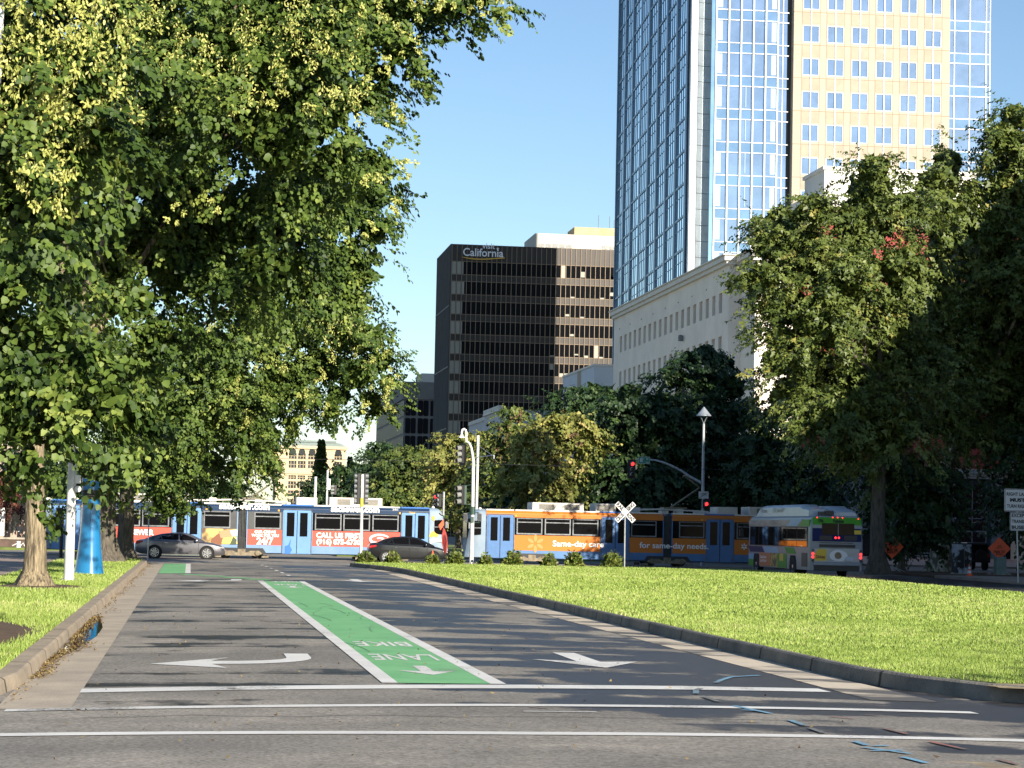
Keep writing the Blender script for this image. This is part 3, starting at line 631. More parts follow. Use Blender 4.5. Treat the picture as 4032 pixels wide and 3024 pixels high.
# ---- trees behind the trams
MG = 'dark trees behind the trams'
def back_tree(lst, Y, trunk_px, label, lm=DARKL, leaf=.27, dens=40, group=MG, nm='broadleaf_tree', sd=1, blossom=None, dead=None, jit=2.5, **k):
    b = px_blobs(lst, Y, jit, sd); x = fx(trunk_px, Y)
    return tree(nm, label, 'tree', (x, Y+1, .1), .28, 3.4, b, lm, leaf, dens, barkm=BARKD, group=group, seed=sd, per=18, inner=.7, blossom=blossom, dead=dead, gap=k.pop('gap', .1), **k)
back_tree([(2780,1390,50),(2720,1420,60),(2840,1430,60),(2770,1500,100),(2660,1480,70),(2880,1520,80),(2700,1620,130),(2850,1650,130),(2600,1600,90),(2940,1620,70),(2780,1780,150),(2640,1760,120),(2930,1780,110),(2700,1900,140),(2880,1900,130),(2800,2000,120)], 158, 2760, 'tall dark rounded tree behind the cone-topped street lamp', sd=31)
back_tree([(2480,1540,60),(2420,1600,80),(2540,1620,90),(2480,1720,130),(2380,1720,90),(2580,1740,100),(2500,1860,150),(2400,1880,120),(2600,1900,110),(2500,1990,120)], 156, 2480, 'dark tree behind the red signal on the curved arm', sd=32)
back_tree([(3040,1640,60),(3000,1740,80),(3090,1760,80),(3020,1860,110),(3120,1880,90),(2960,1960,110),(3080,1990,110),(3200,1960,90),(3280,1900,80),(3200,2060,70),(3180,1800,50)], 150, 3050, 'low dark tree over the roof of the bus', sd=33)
back_tree([(2260,1560,60),(2340,1540,55),(2180,1580,50),(2400,1560,50),(2320,1620,80),(2220,1640,70)], 190, 2300, 'dark green tree behind the pale yellow tree, below the small white-blue building', sd=34)
bd = bunches([(2140,1720,36),(2180,1840,34),(2270,1720,30),(2110,1790,25)], 150.5, 40, 16)
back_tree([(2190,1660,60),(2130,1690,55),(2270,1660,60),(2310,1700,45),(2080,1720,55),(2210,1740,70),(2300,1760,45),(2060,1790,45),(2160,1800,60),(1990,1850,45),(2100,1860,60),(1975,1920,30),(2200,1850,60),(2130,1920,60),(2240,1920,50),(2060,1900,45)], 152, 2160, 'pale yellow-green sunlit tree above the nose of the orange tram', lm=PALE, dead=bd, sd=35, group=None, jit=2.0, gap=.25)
back_tree([(2150,1960,100),(2280,1900,90),(2300,1990,90),(2040,1980,90),(2220,2020,100),(1960,2000,80)], 157, 2200, 'dark tree foot of foliage behind the front of the orange tram', sd=36)
bd = bunches([(2010,1680,40),(1980,1770,40),(2040,1640,30),(2000,1830,25)], 184, 40, 14)
back_tree([(2040,1630,55),(2000,1690,55),(1950,1760,60),(2030,1770,65),(1940,1860,70),(2030,1880,70),(1900,1950,70),(1980,1980,80)], 188, 1990, 'olive tree with withered brown patches beside the tall white signal pole', lm=OLIVE, dead=bd, sd=37, group=None)
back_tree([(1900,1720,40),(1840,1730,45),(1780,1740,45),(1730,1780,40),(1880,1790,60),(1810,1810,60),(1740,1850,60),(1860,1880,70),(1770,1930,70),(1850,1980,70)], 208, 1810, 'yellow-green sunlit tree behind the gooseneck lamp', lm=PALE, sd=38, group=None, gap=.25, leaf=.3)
back_tree([(1660,1790,40),(1610,1780,40),(1560,1800,45),(1690,1840,50),(1620,1850,60),(1540,1870,60),(1680,1920,60),(1590,1940,70),(1520,1960,60),(1640,2000,60)], 262, 1600, 'olive tree in front of the dark rounded-window building', lm=OLIVE, sd=39, group='trees far along the street', leaf=.36, dens=30)
back_tree([(1500,1760,34),(1470,1790,40),(1540,1775,34),(1490,1840,45),(1450,1880,45),(1520,1900,50),(1470,1950,50)], 320, 1490, 'dark green tree at the left foot of the dark rounded-window building', sd=40, group='trees far along the street', leaf=.4, dens=26)
back_tree([(1400,1840,30),(1340,1850,28),(1430,1880,36),(1370,1890,36),(1300,1890,34),(1250,1900,30),(1420,1950,40),(1340,1950,44),(1260,1950,36),(1210,1930,26),(1220,1970,30),(1300,1990,40),(1400,2000,44)], 345, 1340, 'wide low dark tree with a bright rim, behind the blue tram roof boxes', sd=41, group='trees far along the street', leaf=.42, dens=26)
# left side beyond the cross street
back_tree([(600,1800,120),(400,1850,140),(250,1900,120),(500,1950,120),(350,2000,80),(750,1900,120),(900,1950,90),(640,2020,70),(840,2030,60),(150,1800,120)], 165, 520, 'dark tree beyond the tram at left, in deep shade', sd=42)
# conifers far away
def conifer(px, ytop, ybase, Y, wpx, label, seed):
    p = at(px, ytop, Y); sc = F_PX/(Y*.99); h = p.z; wd = wpx/sc
    t = root('conifer_tree', label, 'tree', (p.x, Y, 0), group='conifers in the distance')
    m = MB(); m.tube([(0,0,-.1),(0,0,h*.6),(0,0,h)], [.5,.3,.05], 8); m.obj('trunk', BARKD, t, smooth=True)
    n = 2600; z = h*(.15+.85*rng.random(n)); u = z/h; rr = wd/2*(1.05-u)**.75*(.25+.9*rng.random(n)); a = rng.uniform(0, 6.28, n)
    P = np.column_stack([np.cos(a)*rr, np.sin(a)*rr, z+rng.normal(0,.2,n)])
    fastmesh('crown', leaf_array(P, np.column_stack([np.cos(a), np.sin(a), np.full(n,-.5)]), rng.normal(size=(n,3))+np.array([0,-.5,.7]), .75*(.6+.6*rng.random(n))), 6, np.clip(rng.normal(.5,.25,n),0,1), OLIVE, t, Q6)
conifer(1266, 1733, 1900, 560, 92, 'tall narrow conifer in front of the distant arched-roof building', 1)
conifer(1379, 1800, 1900, 640, 34, 'small thin conifer to the right of the distant arched-roof building', 2)
# small red-leaved tree by the left building
b = px_blobs([(20,1935,30),(60,1960,30),(30,1985,26),(75,1995,16),(-20,1960,50),(10,1900,40)], 128, .8, 50)
tree('maple_tree', 'small red-brown leaved tree at the left edge before the tan building', 'tree', (fx(-40,128), 128, .1), .10, 2.4, b, MAROON, .13, 80, barkm=BARKD, seed=50, per=16, inner=.4)
# shrubs along the far edge of the lawn
def shrub(px, py_top, wpx, Y, label, lm=OLIVE, seed=0):
    p = at(px, py_top, Y); r = wpx/(F_PX/(Y*.99+p.x*.138))/2; h = max(.5, p.z-.15)
    t = root('shrub', label, 'shrub', (p.x, Y, .15), group='low shrubs along the far edge of the lawn')
    m = MB(); rg = random.Random(seed)
    for k in range(9):
        a = rg.uniform(0, 6.28); m.tube([(0,0,-.05), (math.cos(a)*r*.4, math.sin(a)*r*.4, h*.5), (math.cos(a)*r*.7, math.sin(a)*r*.7, h*.9)], [.03,.02,.008], 5)
    m.obj('stem', BARKD, t)
    n = int(900*r*h*2+300); u = unit(rng.normal(size=(n,3))); u[:,2] = np.abs(u[:,2])*1.05-.1
    ph = rng.uniform(0, 6, 4); az = np.arctan2(u[:,1], u[:,0]); lump = .78+.22*np.sin(az*3+ph[0])*np.cos(u[:,2]*4+ph[1])+.16*np.sin(az*5+ph[2]+u[:,2]*3)
    P = u*np.array([r, r*.8, h])*(lump*(.5+.5*rng.random(n)**.6+.25*(rng.random(n) < .06)))[:,None]; P[:,2] = np.maximum(P[:,2], .02)
    fastmesh('foliage', leaf_array(P, u+rng.normal(0,.5,(n,3)), u*.5+rng.normal(0,.5,(n,3))+np.array([0,-.2,.6]), .13*(.5+.9*rng.random(n))), 6, np.clip(rng.normal(.5,.25,n),0,1), lm, t, Q6)
SH = leafmat('shrub_leaves', [(0, (.04,.075,.015)), (.5, (.12,.165,.03)), (1, (.28,.29,.07))], .55, .3, .15)
for i, (px, pt, wp, l) in enumerate([(1440,2172,84,'yellow-green shrub at the foot of the thin pole, left end of the row'),(1548,2170,60,'shrub in front of the dark sedan rear wheel'),(1705,2186,58,'small shrub around the traffic cone'),(1795,2164,74,'shrub with white blossom just left of the tall signal pole'),(1913,2180,58,'small shrub just right of the tall signal pole'),(2020,2164,82,'round shrub in front of the first doors of the orange tram'),(2163,2180,64,'sparse shrub below the orange panel'),(2262,2168,84,'wide shrub below the words same-day care'),(2408,2166,92,'shaded shrub beside the railroad crossing post')]):
    shrub(px, pt, wp, 113.0+.35*(i % 2), l, SH, i)
# ================================================================== buildings
def glassmat(name, col, rough=.05, metal=.8, var=.12, sc=.25, bump=0.0):
    return mat(name, col, rough, metal, var=var, scale=sc, bump=bump, bscale=.5)
BEIGE = mat('beige_precast', (.40,.35,.28), .85, var=.06, scale=.3, bump=.1, bscale=6)
BEIGE2 = mat('beige_spandrel', (.37,.315,.24), .85, var=.08, scale=.5)
JOINT = mat('panel_joint', (.22,.16,.09), .9)
ALUM = mat('white_aluminium', (.52,.55,.58), .45, .1)
STEELB = mat('blue_grey_aluminium', (.10,.17,.25), .4, .4)
TGLASS = glassmat('blue_tower_glass', (.42,.50,.60), .04, .85)
TGLASS2 = glassmat('pale_spandrel_glass', (.40,.52,.62), .08, .9)
SGLASS = glassmat('side_tower_glass', (.80,.92,1.0), .04, 1.0)
PANELG = mat('grey_metal_panel', (.27,.31,.34), .4, .5, var=.1, scale=.6)
DGAP = mat('dark_recess', (.03,.035,.04), .6)
REFPANE = mat('pale_reflection_pane', (.50,.52,.50), .6, var=.1, scale=1.5)
def wallY(mb, x0, x1, z0, z1, y, th, holes, m=0):
    """wall facing -Y with a regular grid of openings: holes=(list of (xa,xb), list of (za,zb))"""
    cs, rs = holes; zs = sorted(rs); prev = z0
    for za, zb in zs:
        mb.box(x0, x1, y, y+th, prev, za, m); xp = x0
        for xa, xb in sorted(cs): mb.box(xp, xa, y+.003, y+th, za, zb, m); xp = xb
        mb.box(xp, x1, y+.003, y+th, za, zb, m); prev = zb
    mb.box(x0, x1, y, y+th, prev, z1, m)
def wallX(mb, y0, y1, z0, z1, x, th, holes, m=0):
    cs, rs = holes; prev = z0
    for za, zb in sorted(rs):
        mb.box(x, x+th, y0, y1, prev, za, m); yp = y0
        for ya, yb in sorted(cs): mb.box(x+.003, x+th, yp, ya, za, zb, m); yp = yb
        mb.box(x+.003, x+th, yp, y1, za, zb, m); prev = zb
    mb.box(x, x+th, y0, y1, prev, z1, m)
# ---------------------------------------------------------------- glass and beige tower
YT = 301; xt = fx(2716, YT, 600)
tw = root('office_tower', 'tall tower of blue glass and beige stone with white mullions', 'tower', (xt, YT, 0), -R(3)); tw.scale = (1.04, 1, 1)
HT = 112; FL = 4.57
zw = at(3204, 100, YT-1).z                       # head of one visible window row
rows = [zw-FL*k for k in range(-10, 17) if 4 < zw-FL*k < HT-4]
# white corner strip, the hollow grey panelled bay, then the glass bay
m = MB(); m.box(0, .85, 0, 1.2, 0, HT); m.obj('corner_strip', ALUM, tw)
m = MB()
for k in range(int(HT/2.2)):                     # concave bay of metal panels with open joints
    z0 = k*2.2
    pts = [(.85, .9), (1.2, 1.5), (1.9, 1.9), (2.7, 2.0), (2.7, 2.5), (.85, 2.5)]
    m.prism(pts, 'z', z0, z0+2.14)
m.obj('metal_bay', PANELG, tw)
m = MB(); m.box(2.7, 3.3, .3, 2.4, 0, HT); m.obj('dark_reveal', SGLASS, tw)
gx0, gx1 = 3.3, 11.5
m = MB(); m.box(gx0, gx1, .15, 2.4, 0, HT); m.obj('glass_bay', TGLASS, tw)
m = MB(); cw = (gx1-gx0)/5
for r_ in rows: m.box(gx0+.03, gx1-.03, .12, .2, r_+.35, r_+1.75)
each(m, 'spandrel_glass', TGLASS2, tw)
m = MB()
for i in range(6): m.box(gx0+i*cw-.09, gx0+i*cw+.09, -.22 if 0 < i < 5 else -.05, .15, 0, HT)
for r_ in rows:
    m.box(gx0, gx1, .0, .125, r_+.29, r_+.41); m.box(gx0, gx1, .0, .125, r_+1.70, r_+1.82)
m.obj('mullion', ALUM, tw)
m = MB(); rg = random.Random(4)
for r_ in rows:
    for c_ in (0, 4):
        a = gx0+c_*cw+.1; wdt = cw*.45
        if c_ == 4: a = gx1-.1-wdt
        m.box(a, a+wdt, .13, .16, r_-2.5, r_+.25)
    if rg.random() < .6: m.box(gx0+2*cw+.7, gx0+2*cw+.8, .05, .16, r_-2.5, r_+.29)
each(m, 'pale_pane', mat('pale_blind_behind_glass', (.42,.52,.58), .15, .3), tw)
m = MB(); m.box(gx1+.1, 12.9, .9, 2.4, 0, HT); m.obj('narrow_glass', TGLASS, tw)
m = MB(); m.box(gx1+.75, gx1+.87, .75, .9, 0, HT)
for r_ in rows: m.box(gx1+.1, 13.1, .7, .9, r_+.3, r_+.42); m.box(gx1+.1, 13.1, .7, .9, r_+1.7, r_+1.82)
m.obj('mullion', ALUM, tw)
m = MB(); m.box(12.9, 13.6, 1.6, 2.4, 0, HT); m.obj('dark_gap', DGAP, tw)
# beige part
bx0, bx1 = 13.6, 34.6; sp = (bx1-bx0)/6.4; wd, wh = 2.25, 2.36
cols = [(bx0+.2*sp+sp*(i+.5)-wd/2, bx0+.2*sp+sp*(i+.5)+wd/2) for i in range(6)]
m = MB(); wallY(m, bx0, bx1, 0, HT, 0, .6, (cols, [(r_-wh, r_) for r_ in rows])); m.box(bx0, bx0+.5, .6, 2.4, 0, HT); m.obj('wall', BEIGE, tw)
m = MB()
for r_ in rows:
    if 33 < r_ < 74:
        for xa, xb in cols: m.box(xa+.0, xb-.0, -.02, .1, r_+.25, r_+1.75)
each(m, 'spandrel', BEIGE2, tw)
m = MB()
for r_ in rows: m.box(bx0, bx1, -.006, .05, r_+1.80, r_+1.86)
for xa, xb in cols:
    m.box(xa-.10, xa-.06, -.012, .05, 0, HT); m.box(xb+.06, xb+.10, -.012, .05, 0, HT)
m.obj('panel_joint', JOINT, tw)
m = MB()
for xa, xb in cols: m.box((xa+xb)/2-.06, (xa+xb)/2+.06, -.10, .3, 0, HT)
m.obj('mullion', ALUM, tw)
zlo = at(3500, 1050, YT).z
for r_ in rows:                                   # every window its own part
    for xa, xb in cols:
        if r_ > 78.5 or r_ < 34: continue
        f = MB()
        f.box(xa, xb, -.03, .34, r_-.09, r_); f.box(xa, xb, -.03, .34, r_-wh, r_-wh+.09); f.box(xa, xa+.09, -.028, .34, r_-wh+.09, r_-.09); f.box(xb-.09, xb, -.028, .34, r_-wh+.09, r_-.09)
        wo = f.obj('window', ALUM, tw)
        g = MB(); g.box(xa+.08, xb-.08, .10, .16, r_-wh+.08, r_-.08); g.obj('pane', TGLASS, wo)
m = MB(); m.box(bx0, bx1, .7, .8, 0, HT-.5); m.obj('dark_backing', DGAP, tw)
# right-hand glass end, a little behind
rx0, rx1 = 34.6, 40.4
m = MB(); m.box(rx0, rx1, 1.2, 60, 0, HT); m.obj('glass_end', TGLASS, tw)
m = MB()
for x in (rx0+.12, rx0+.9, rx0+3.0, rx0+5.2, rx1-.06): m.box(x-.06, x+.06, 1.05, 1.2, 0, HT)
for r_ in rows: m.box(rx0, rx1, 1.08, 1.2, r_+.3, r_+.42); m.box(rx0, rx1, 1.08, 1.2, r_+1.7, r_+1.82)
m.obj('mullion', ALUM, tw)
m = MB()
for r_ in rows: m.box(rx0+.1, rx1-.05, 1.15, 1.21, r_+.4, r_+1.7)
each(m, 'spandrel_glass', TGLASS2, tw)
# receding left face: bays of glass between projecting piers
DP = 75
m = MB(); m.box(.02, 34, 2.4, DP, 0, HT-.2); m.obj('core', SGLASS, tw)
nb = 8; bw = (DP-2.4)/nb
m = MB()
for i in range(nb):
    y0 = 2.4+i*bw; off = .9 if i == 5 else 0
    m.box(-.15+off*.1, .3, y0, y0+1.5, 0, HT)
m.box(-.3, .3, DP-.4, DP, 0, HT)
m.obj('pier', STEELB, tw)
m = MB()
for i in range(nb):
    y0 = 2.4+i*bw
    for j in (.42, .62, .82): m.box(-.05, .32, y0+bw*j, y0+bw*j+.09, 0, HT)
    for k, r_ in enumerate(rows): m.box(-.09, .3, y0+1.5, y0+bw, r_+1.0, r_+1.30); m.box(-.03, .3, y0+1.5, y0+bw, r_-.5, r_-.42)
m.obj('mullion', STEELB, tw)
m = MB(); m.box(17, 34.4, 75.5, 161, 0, HT); m.obj('added_shade_wing', BEIGE, tw)  # unseen wing, added to throw the shadow on the dark slab
# ---------------------------------------------------------------- black slab with the lettering
YB = 522; xb = fx(1780, YB, 957); HB = at(1780, 960, YB).z
bk = root('office_building', 'dark bronze glass office slab with white visit lettering at its top corner', 'building', (xb, YB, 0))
BGLASS = mat('bronze_black_glass', (.006,.007,.009), .06, spec=.25); BPAN = mat('bronze_panel', (.031,.024,.019), .45, .1, var=.15, scale=.5)
MUL = mat('bronze_mullion', (.26,.20,.14), .6, 0, spec=.2); RIB = mat('ribbed_dark_concrete', (.085,.083,.08), .9, var=.3, scale=1.2, stretch=(6,6,.25))
WB = 50; mw = 1.165; FB = 4.62
m = MB(); m.box(.2, WB, .2, 30.6, 0, HB-.1); m.obj('core', BGLASS, bk)
z = HB-4.0; k = 0; tops = []
while z > 2: tops.append(z); z -= FB
for zt in tops:                                   # a glazed storey = one strip of panes
    g = MB(); g.box(.2, WB, .06, .2, zt-3.05, zt); g.obj('window_strip', BGLASS, bk)
m = MB(); m.box(.2, WB, .03, .21, HB-4.0, HB)
for zt in tops: m.box(.2, WB, .03, .21, zt-FB, zt-3.05)
each(m, 'spandrel', BPAN, bk)
m = MB()
for i in range(int(WB/mw)+1): m.box(i*mw, i*mw+.13, -.16, .06, 0, HB+.02)
for zt in tops: m.box(.2, WB, -.02, .05, zt-.06, zt+.06); m.box(.2, WB, -.02, .05, zt-3.11, zt-2.99)
m.obj('mullion', MUL, bk)
m = MB(); rg = random.Random(8)
for zt in tops[:11]:
    for i in range(3):  # first columns: a bright reflection in the glass, put in as pale panes
        a = i*mw+.16; wv = mw-.2 if i < 2 else (mw-.2)*rg.uniform(.2, .75)
        m.box(a, a+wv, .045, .07, zt-2.95, zt-.1)
    for q in range(6):
        i = rg.randrange(20, 41); m.box(i*mw+.16, i*mw+mw-.06, .045, .07, zt-3+rg.choice((0, 0, .8, 1.6)), zt-rg.choice((2.2, 2.5, .1)) if rg.random() < .5 else zt-2.7)
each(m, 'pale_pane', mat('grey_blind_and_reflection', (.30,.29,.24), .5, var=.1), bk)
m = MB()
for i in range(62): m.box(-.25 if i % 2 else -.10, .2, .2+i*.49, .2+i*.49+.44, 0, HB+.05)
m.obj('ribbed_side', RIB, bk)
m = MB()
for q in range(1, 5): m.box(-.27, .0, .2, 30.6, HB-q*FB*3.1, HB-q*FB*3.1+.25)
m.obj('joint', DGAP, bk)
def rel(px, py, Y, o): p = at(px, py, Y); return (p.x-o.location.x, p.y-o.location.y, p.z)
p0 = rel(2108, 918, 530, bk); p1 = rel(2460, 970, 530, bk)
PENT = mat('pale_penthouse', (.55,.52,.45), .8, var=.08, scale=.4)
m = MB(); m.box(p0[0], p1[0], 8, 26, HB-.2, p0[2]); po = m.obj('penthouse', PENT, bk)
m = MB()
for i in range(7): 
    for j in range(5): m.box(p0[0]+.8+i*1.65+(7 if i > 4 else 0), p0[0]+2.2+i*1.65+(7 if i > 4 else 0), 7.93, 8.02, HB+.5+j*.3, HB+.68+j*.3)
m.obj('louver', GREYM, po)
p2 = rel(2262, 893, 534, bk)
m = MB(); m.box(p2[0], p1[0], 12, 22, p0[2]-.1, p2[2]); m.obj('roof_box', mat('tan_concrete', (.42,.34,.2), .9, var=.15, scale=.4), bk)
m = MB()
for px, pt in ((2357, 848), (2401, 852), (2418, 868), (2427, 880)):
    q = rel(px, pt, 536, bk); m.tube([(q[0], 14, p2[2]-.2), (q[0], 14, q[2])], .07, 6)
m.obj('antenna', GREYM, bk)
LETW = mat('white_letters', (.8,.8,.8), .5); GOLD = mat('gold_swoosh', (.62,.36,.05), .5)
cx, _, cz = rel(1902, 997, YB, bk); wl = (1985-1823)/17.2
text('California', 2.6, LETW, bk, (cx, -.34, cz), width=wl, ext=.08, bold=.03, name='lettering')
vx, _, vz = rel(1923, 981, YB, bk)
text('visit', 1.9, LETW, bk, (vx, -.34, vz+.62), width=2.95, ext=.08, bold=.02, name='lettering')
m = MB(); st = []
for k in range(10): a = math.pi/2+k*math.pi/5; rr = .42 if k % 2 == 0 else .17; st.append((vx+2.15+rr*math.cos(a), vz+.12+rr*math.sin(a)))
m.prism(st, 'y', -.42, -.28); m.obj('star', LETW, bk)
m = MB(); up = [(cx-wl/2-.3+i*(wl+.6)/14, cz-1.05-.28*math.sin(i/14*math.pi*1.3)) for i in range(15)]
m.prism(up+[(x, z_-.28*math.sin(min(1, (i+.6)/4)*math.pi/2)) for i, (x, z_) in list(enumerate(up))[::-1]], 'y', -.42, -.28); m.obj('swoosh', GOLD, bk)
# ---------------------------------------------------------------- cream building with small windows and red rear mass
YC = 217.0; xn = fx(2976, YC, 1008); y1 = 223.0; xm = fx(2872, y1, 1008); ye = 286.0
hc = at(2976, 985, YC).z; hm = at(2868, 1003, y1).z
CREAM = mat('cream_stucco', (.85,.765,.66), .9, var=.07, scale=.25, bump=.12, bscale=5); TRIM = mat('white_cornice', (.68,.65,.58), .7, var=.06, scale=.6)
CGL = mat('dark_window_glass', (.035,.038,.04), .12, spec=.6); REDW = mat('red_stucco', (.30,.058,.05), .9, var=.1, scale=.3)
cr = root('cream_building', 'cream stucco building with a white cornice and rows of small windows, red block behind', 'building', (xm, YC, 0))
X0, Yl = xn-xm, y1-YC
spc = 3.03; ysw = [(y1+2.9+spc*i-YC, y1+2.9+spc*i+1.45-YC) for i in range(19)]
zt0 = at(2833, 1160, 228).z; rws = [(zt0-2.05-4.45*k, zt0-4.45*k) for k in range(5)]
m = MB(); wallX(m, Yl, ye-YC, 0, hm-1.0, 0, .5, (ysw, rws)); m.box(.5, 16, Yl, ye-YC, 0, hm-1.1); m.obj('wall', CREAM, cr)
m = MB(); m.box(X0, X0+4.2, 0, Yl+6, 0, hc-1.0); m.obj('corner_wall', CREAM, cr)
for za, zb in rws[:3]:
    for ya, yb in ysw:
        f = MB(); f.box(.36, .46, ya, yb, za, zb); wo = f.obj('window', CGL, cr)
        f = MB(); f.box(.30, .37, (ya+yb)/2-.04, (ya+yb)/2+.04, za, zb); f.box(.30, .37, ya, yb, zb-.5, zb-.42); f.obj('frame', mat('win_frame', (.25,.22,.18), .6) if 'win_frame' not in bpy.data.materials else bpy.data.materials['win_frame'], wo)
m = MB()
def cornice(m, x0, x1, y0, y1_, zt):
    m.box(x0-.35, x1, y0-.35, y1_, zt-1.0, zt-.62); m.box(x0-.62, x1, y0-.62, y1_, zt-.62, zt-.12); m.box(x0-.8, x1, y0-.8, y1_, zt-.12, zt)
cornice(m, 0, 12, Yl, ye-YC, hm); cornice(m, X0, X0+4.4, 0, Yl+1, hc+.02); m.obj('cornice', TRIM, cr)
m = MB(); rg = random.Random(2)
for i in range(9): y_ = Yl+3+i*7; m.box(-.06, .02, y_, y_+.16, hm-2.6, hm-2.45)
m.lathe([(.28,-.5),(.28,.1),(.1,.2)], (-.35, 27, rws[1][1]+1.4), 10); m.obj('wall_light', GREYM, cr)
xr = fx(3189, 219, 777); hr = at(3189, 777, 219).z
m = MB(); m.box(xr-xm, 62, 2, 24.5, 8.9, hr-.9); m.box(X0+4.2+1.2, 62, 1.5, 2.0, 8.9, hr-6); m.obj('red_wall', REDW, cr)
m = MB(); m.box(xr-xm-.5, 62, 1.4, 24.8, hr-.9, hr); m.obj('red_parapet', TRIM, cr)
q0 = fx(3247, 224, 654)-xm; q1 = fx(3845, 224, 670)-xm; hq = at(3247, 654, 224).z
m = MB(); m.box(q0, q1, 7, 14.6, hr-.1, hq-.35); m.obj('roof_block', mat('white_roof_block', (.66,.65,.6), .85, var=.05, scale=.3), cr)
m = MB(); m.box(q0-.2, q1+.2, 6.8, 14.8, hq-.35, hq); m.obj('roof_coping', TRIM, cr)
# ground storey: grey-blue piers, dark glazed doors, cornice
GREYP = mat('grey_pier', (.20,.23,.24), .85, var=.1, scale=.4); DOORG = mat('dark_door_glass', (.012,.014,.018), .08, spec=.6)
m = MB(); m.box(X0+4.3, 62, 1.6, 8, 0, 8.0); m.obj('ground_storey_wall', mat('blue_grey_wall', (.055,.085,.11), .8, var=.1, scale=.4), cr)
m = MB()
for i in range(12): x = X0+5.2+i*4.9; m.box(x, x+1.1, .9, 1.6, 0, 8.0)
m.obj('pier', GREYP, cr)
for i in range(11):
    x = X0+6.6+i*4.9
    f = MB(); f.box(x, x+3.0, 1.45, 1.58, .1, 7.4); d = f.obj('entrance', DOORG, cr)
    f = MB(); f.box(x, x+3, 1.36, 1.46, 2.7, 2.85); f.box(x, x+3, 1.36, 1.46, 4.0, 4.12)
    for xx_ in (x, x+1.45, x+2.9): f.box(xx_, xx_+.1, 1.37, 1.46, .1, 7.4)
    f.obj('frame', GREYP, d)
m = MB(); m.box(X0+4.3, 62, .6, 1.6, 8.0, 8.5); m.box(X0+4.3, 62, .3, 1.6, 8.5, 8.95); m.obj('storey_cornice', mat('grey_cornice', (.34,.37,.36), .8), cr)
# ---------------------------------------------------------------- smaller neighbours
xs_ = fx(2340, 292, 1440); hs = at(2340, 1440, 292).z; yf = xs_*F_PX/(2220-750)*1.0
sb = root('small_building', 'small pale blue-white building just left of the cream building', 'building', (xs_, 292, 0))
PALEB = mat('pale_blue_stucco', (.55,.60,.66), .85, var=.05, scale=.3)
m = MB(); m.box(0, 14, 0, 25, 0, hs); m.obj('wall', PALEB, sb)
m = MB(); m.box(-.15, 14, -.15, 25.1, hs, hs+.25); m.obj('parapet', TRIM, sb)
m = MB(); m.box(-.04, .1, 10, 13, 0, hs-.01); m.obj('tan_stripe', BEIGE2, sb)
for i in range(3):
    f = MB(); f.box(-.05, .05, 2+i*2.6, 3.3+i*2.6, hs-4.4, hs-3.0); f.obj('window', CGL, sb)
f = MB(); f.box(1.2, 3.6, -.05, .05, hs-4, hs-2.6); f.obj('window', CGL, sb)
xw = fx(1970, 400, 1608); hw = at(1970, 1612, 400).z
wb = root('small_building', 'low grey-white building with a toothed white parapet below the dark slab', 'building', (xw, 400, 0))
m = MB(); m.box(0, 20, 0, 22, 0, hw); m.box(0.5, 20, 22, 50, 0, hw-.9); m.obj('wall', mat('grey_white_wall', (.5,.5,.5), .85, var=.06, scale=.3), wb)
m = MB(); m.box(-.35, .7, 0, 22, hw-.25, hw); m.obj('parapet', TRIM, wb)
m = MB()
for i in range(16): m.box(-.3, .6, .3+i*1.36, 1.2+i*1.36, hw, hw+.75)
for i in range(19): m.box(.2, 1, 22.5+i*1.4, 23.4+i*1.4, hw-.9, hw-.2)
each(m, 'parapet_block', TRIM, wb)
# dark building with rounded windows
YD = 600; xd = fx(1591, YD, 1500); hd = at(1591, 1502, YD).z
db = root('office_building', 'grey concrete office block with dark round-cornered window pairs', 'building', (xd, YD, 0))
DWIN = mat('dull_dark_window', (.012,.013,.015), .45, spec=.08); DCON = mat('grey_concrete_facade', (.20,.19,.175), .9, var=.1, scale=.2)
m = MB(); m.box(.3, 26, .3, 92, 0, hd); m.box(0, 26, -.1, .3, hd-4.6, hd); m.box(-.1, .3, 0, 92, hd-4.6, hd); m.obj('wall', DCON, db)
def rrect(x0, x1, z0, z1, r):
    pts = []
    for cx_, cz_, a0 in ((x1-r, z1-r, 0), (x0+r, z1-r, 90), (x0+r, z0+r, 180), (x1-r, z0+r, 270)):
        for k in range(4): a = R(a0+30*k); pts.append((cx_+r*math.cos(a), cz_+r*math.sin(a)))
    return pts
zz = hd-4.9; rr_ = []
while zz > 8: rr_.append(zz); zz -= 4.7
for zt in rr_[:6]:
    for i in range(8):
        f = MB(); f.prism(rrect(.6+i*3.3, 1.95+i*3.3, zt-4.1, zt, .35), 'y', .18, .31); f.prism(rrect(2.05+i*3.3, 3.4+i*3.3, zt-4.1, zt, .35), 'y', .18, .31); f.obj('window', DWIN, db)
m = MB()
for zt in rr_[:6]:
    for i in range(26): m.prism(rrect(.7+i*3.4, 3.5+i*3.4, zt-4.1, zt, .35), 'x', .18, .31)
m.obj('side_window', DWIN, db)
m = MB(); m.box(5, 24, 4, 20, hd, hd+2.6); m.obj('roof_box', mat('pale_roof_box', (.6,.56,.48), .8), db)
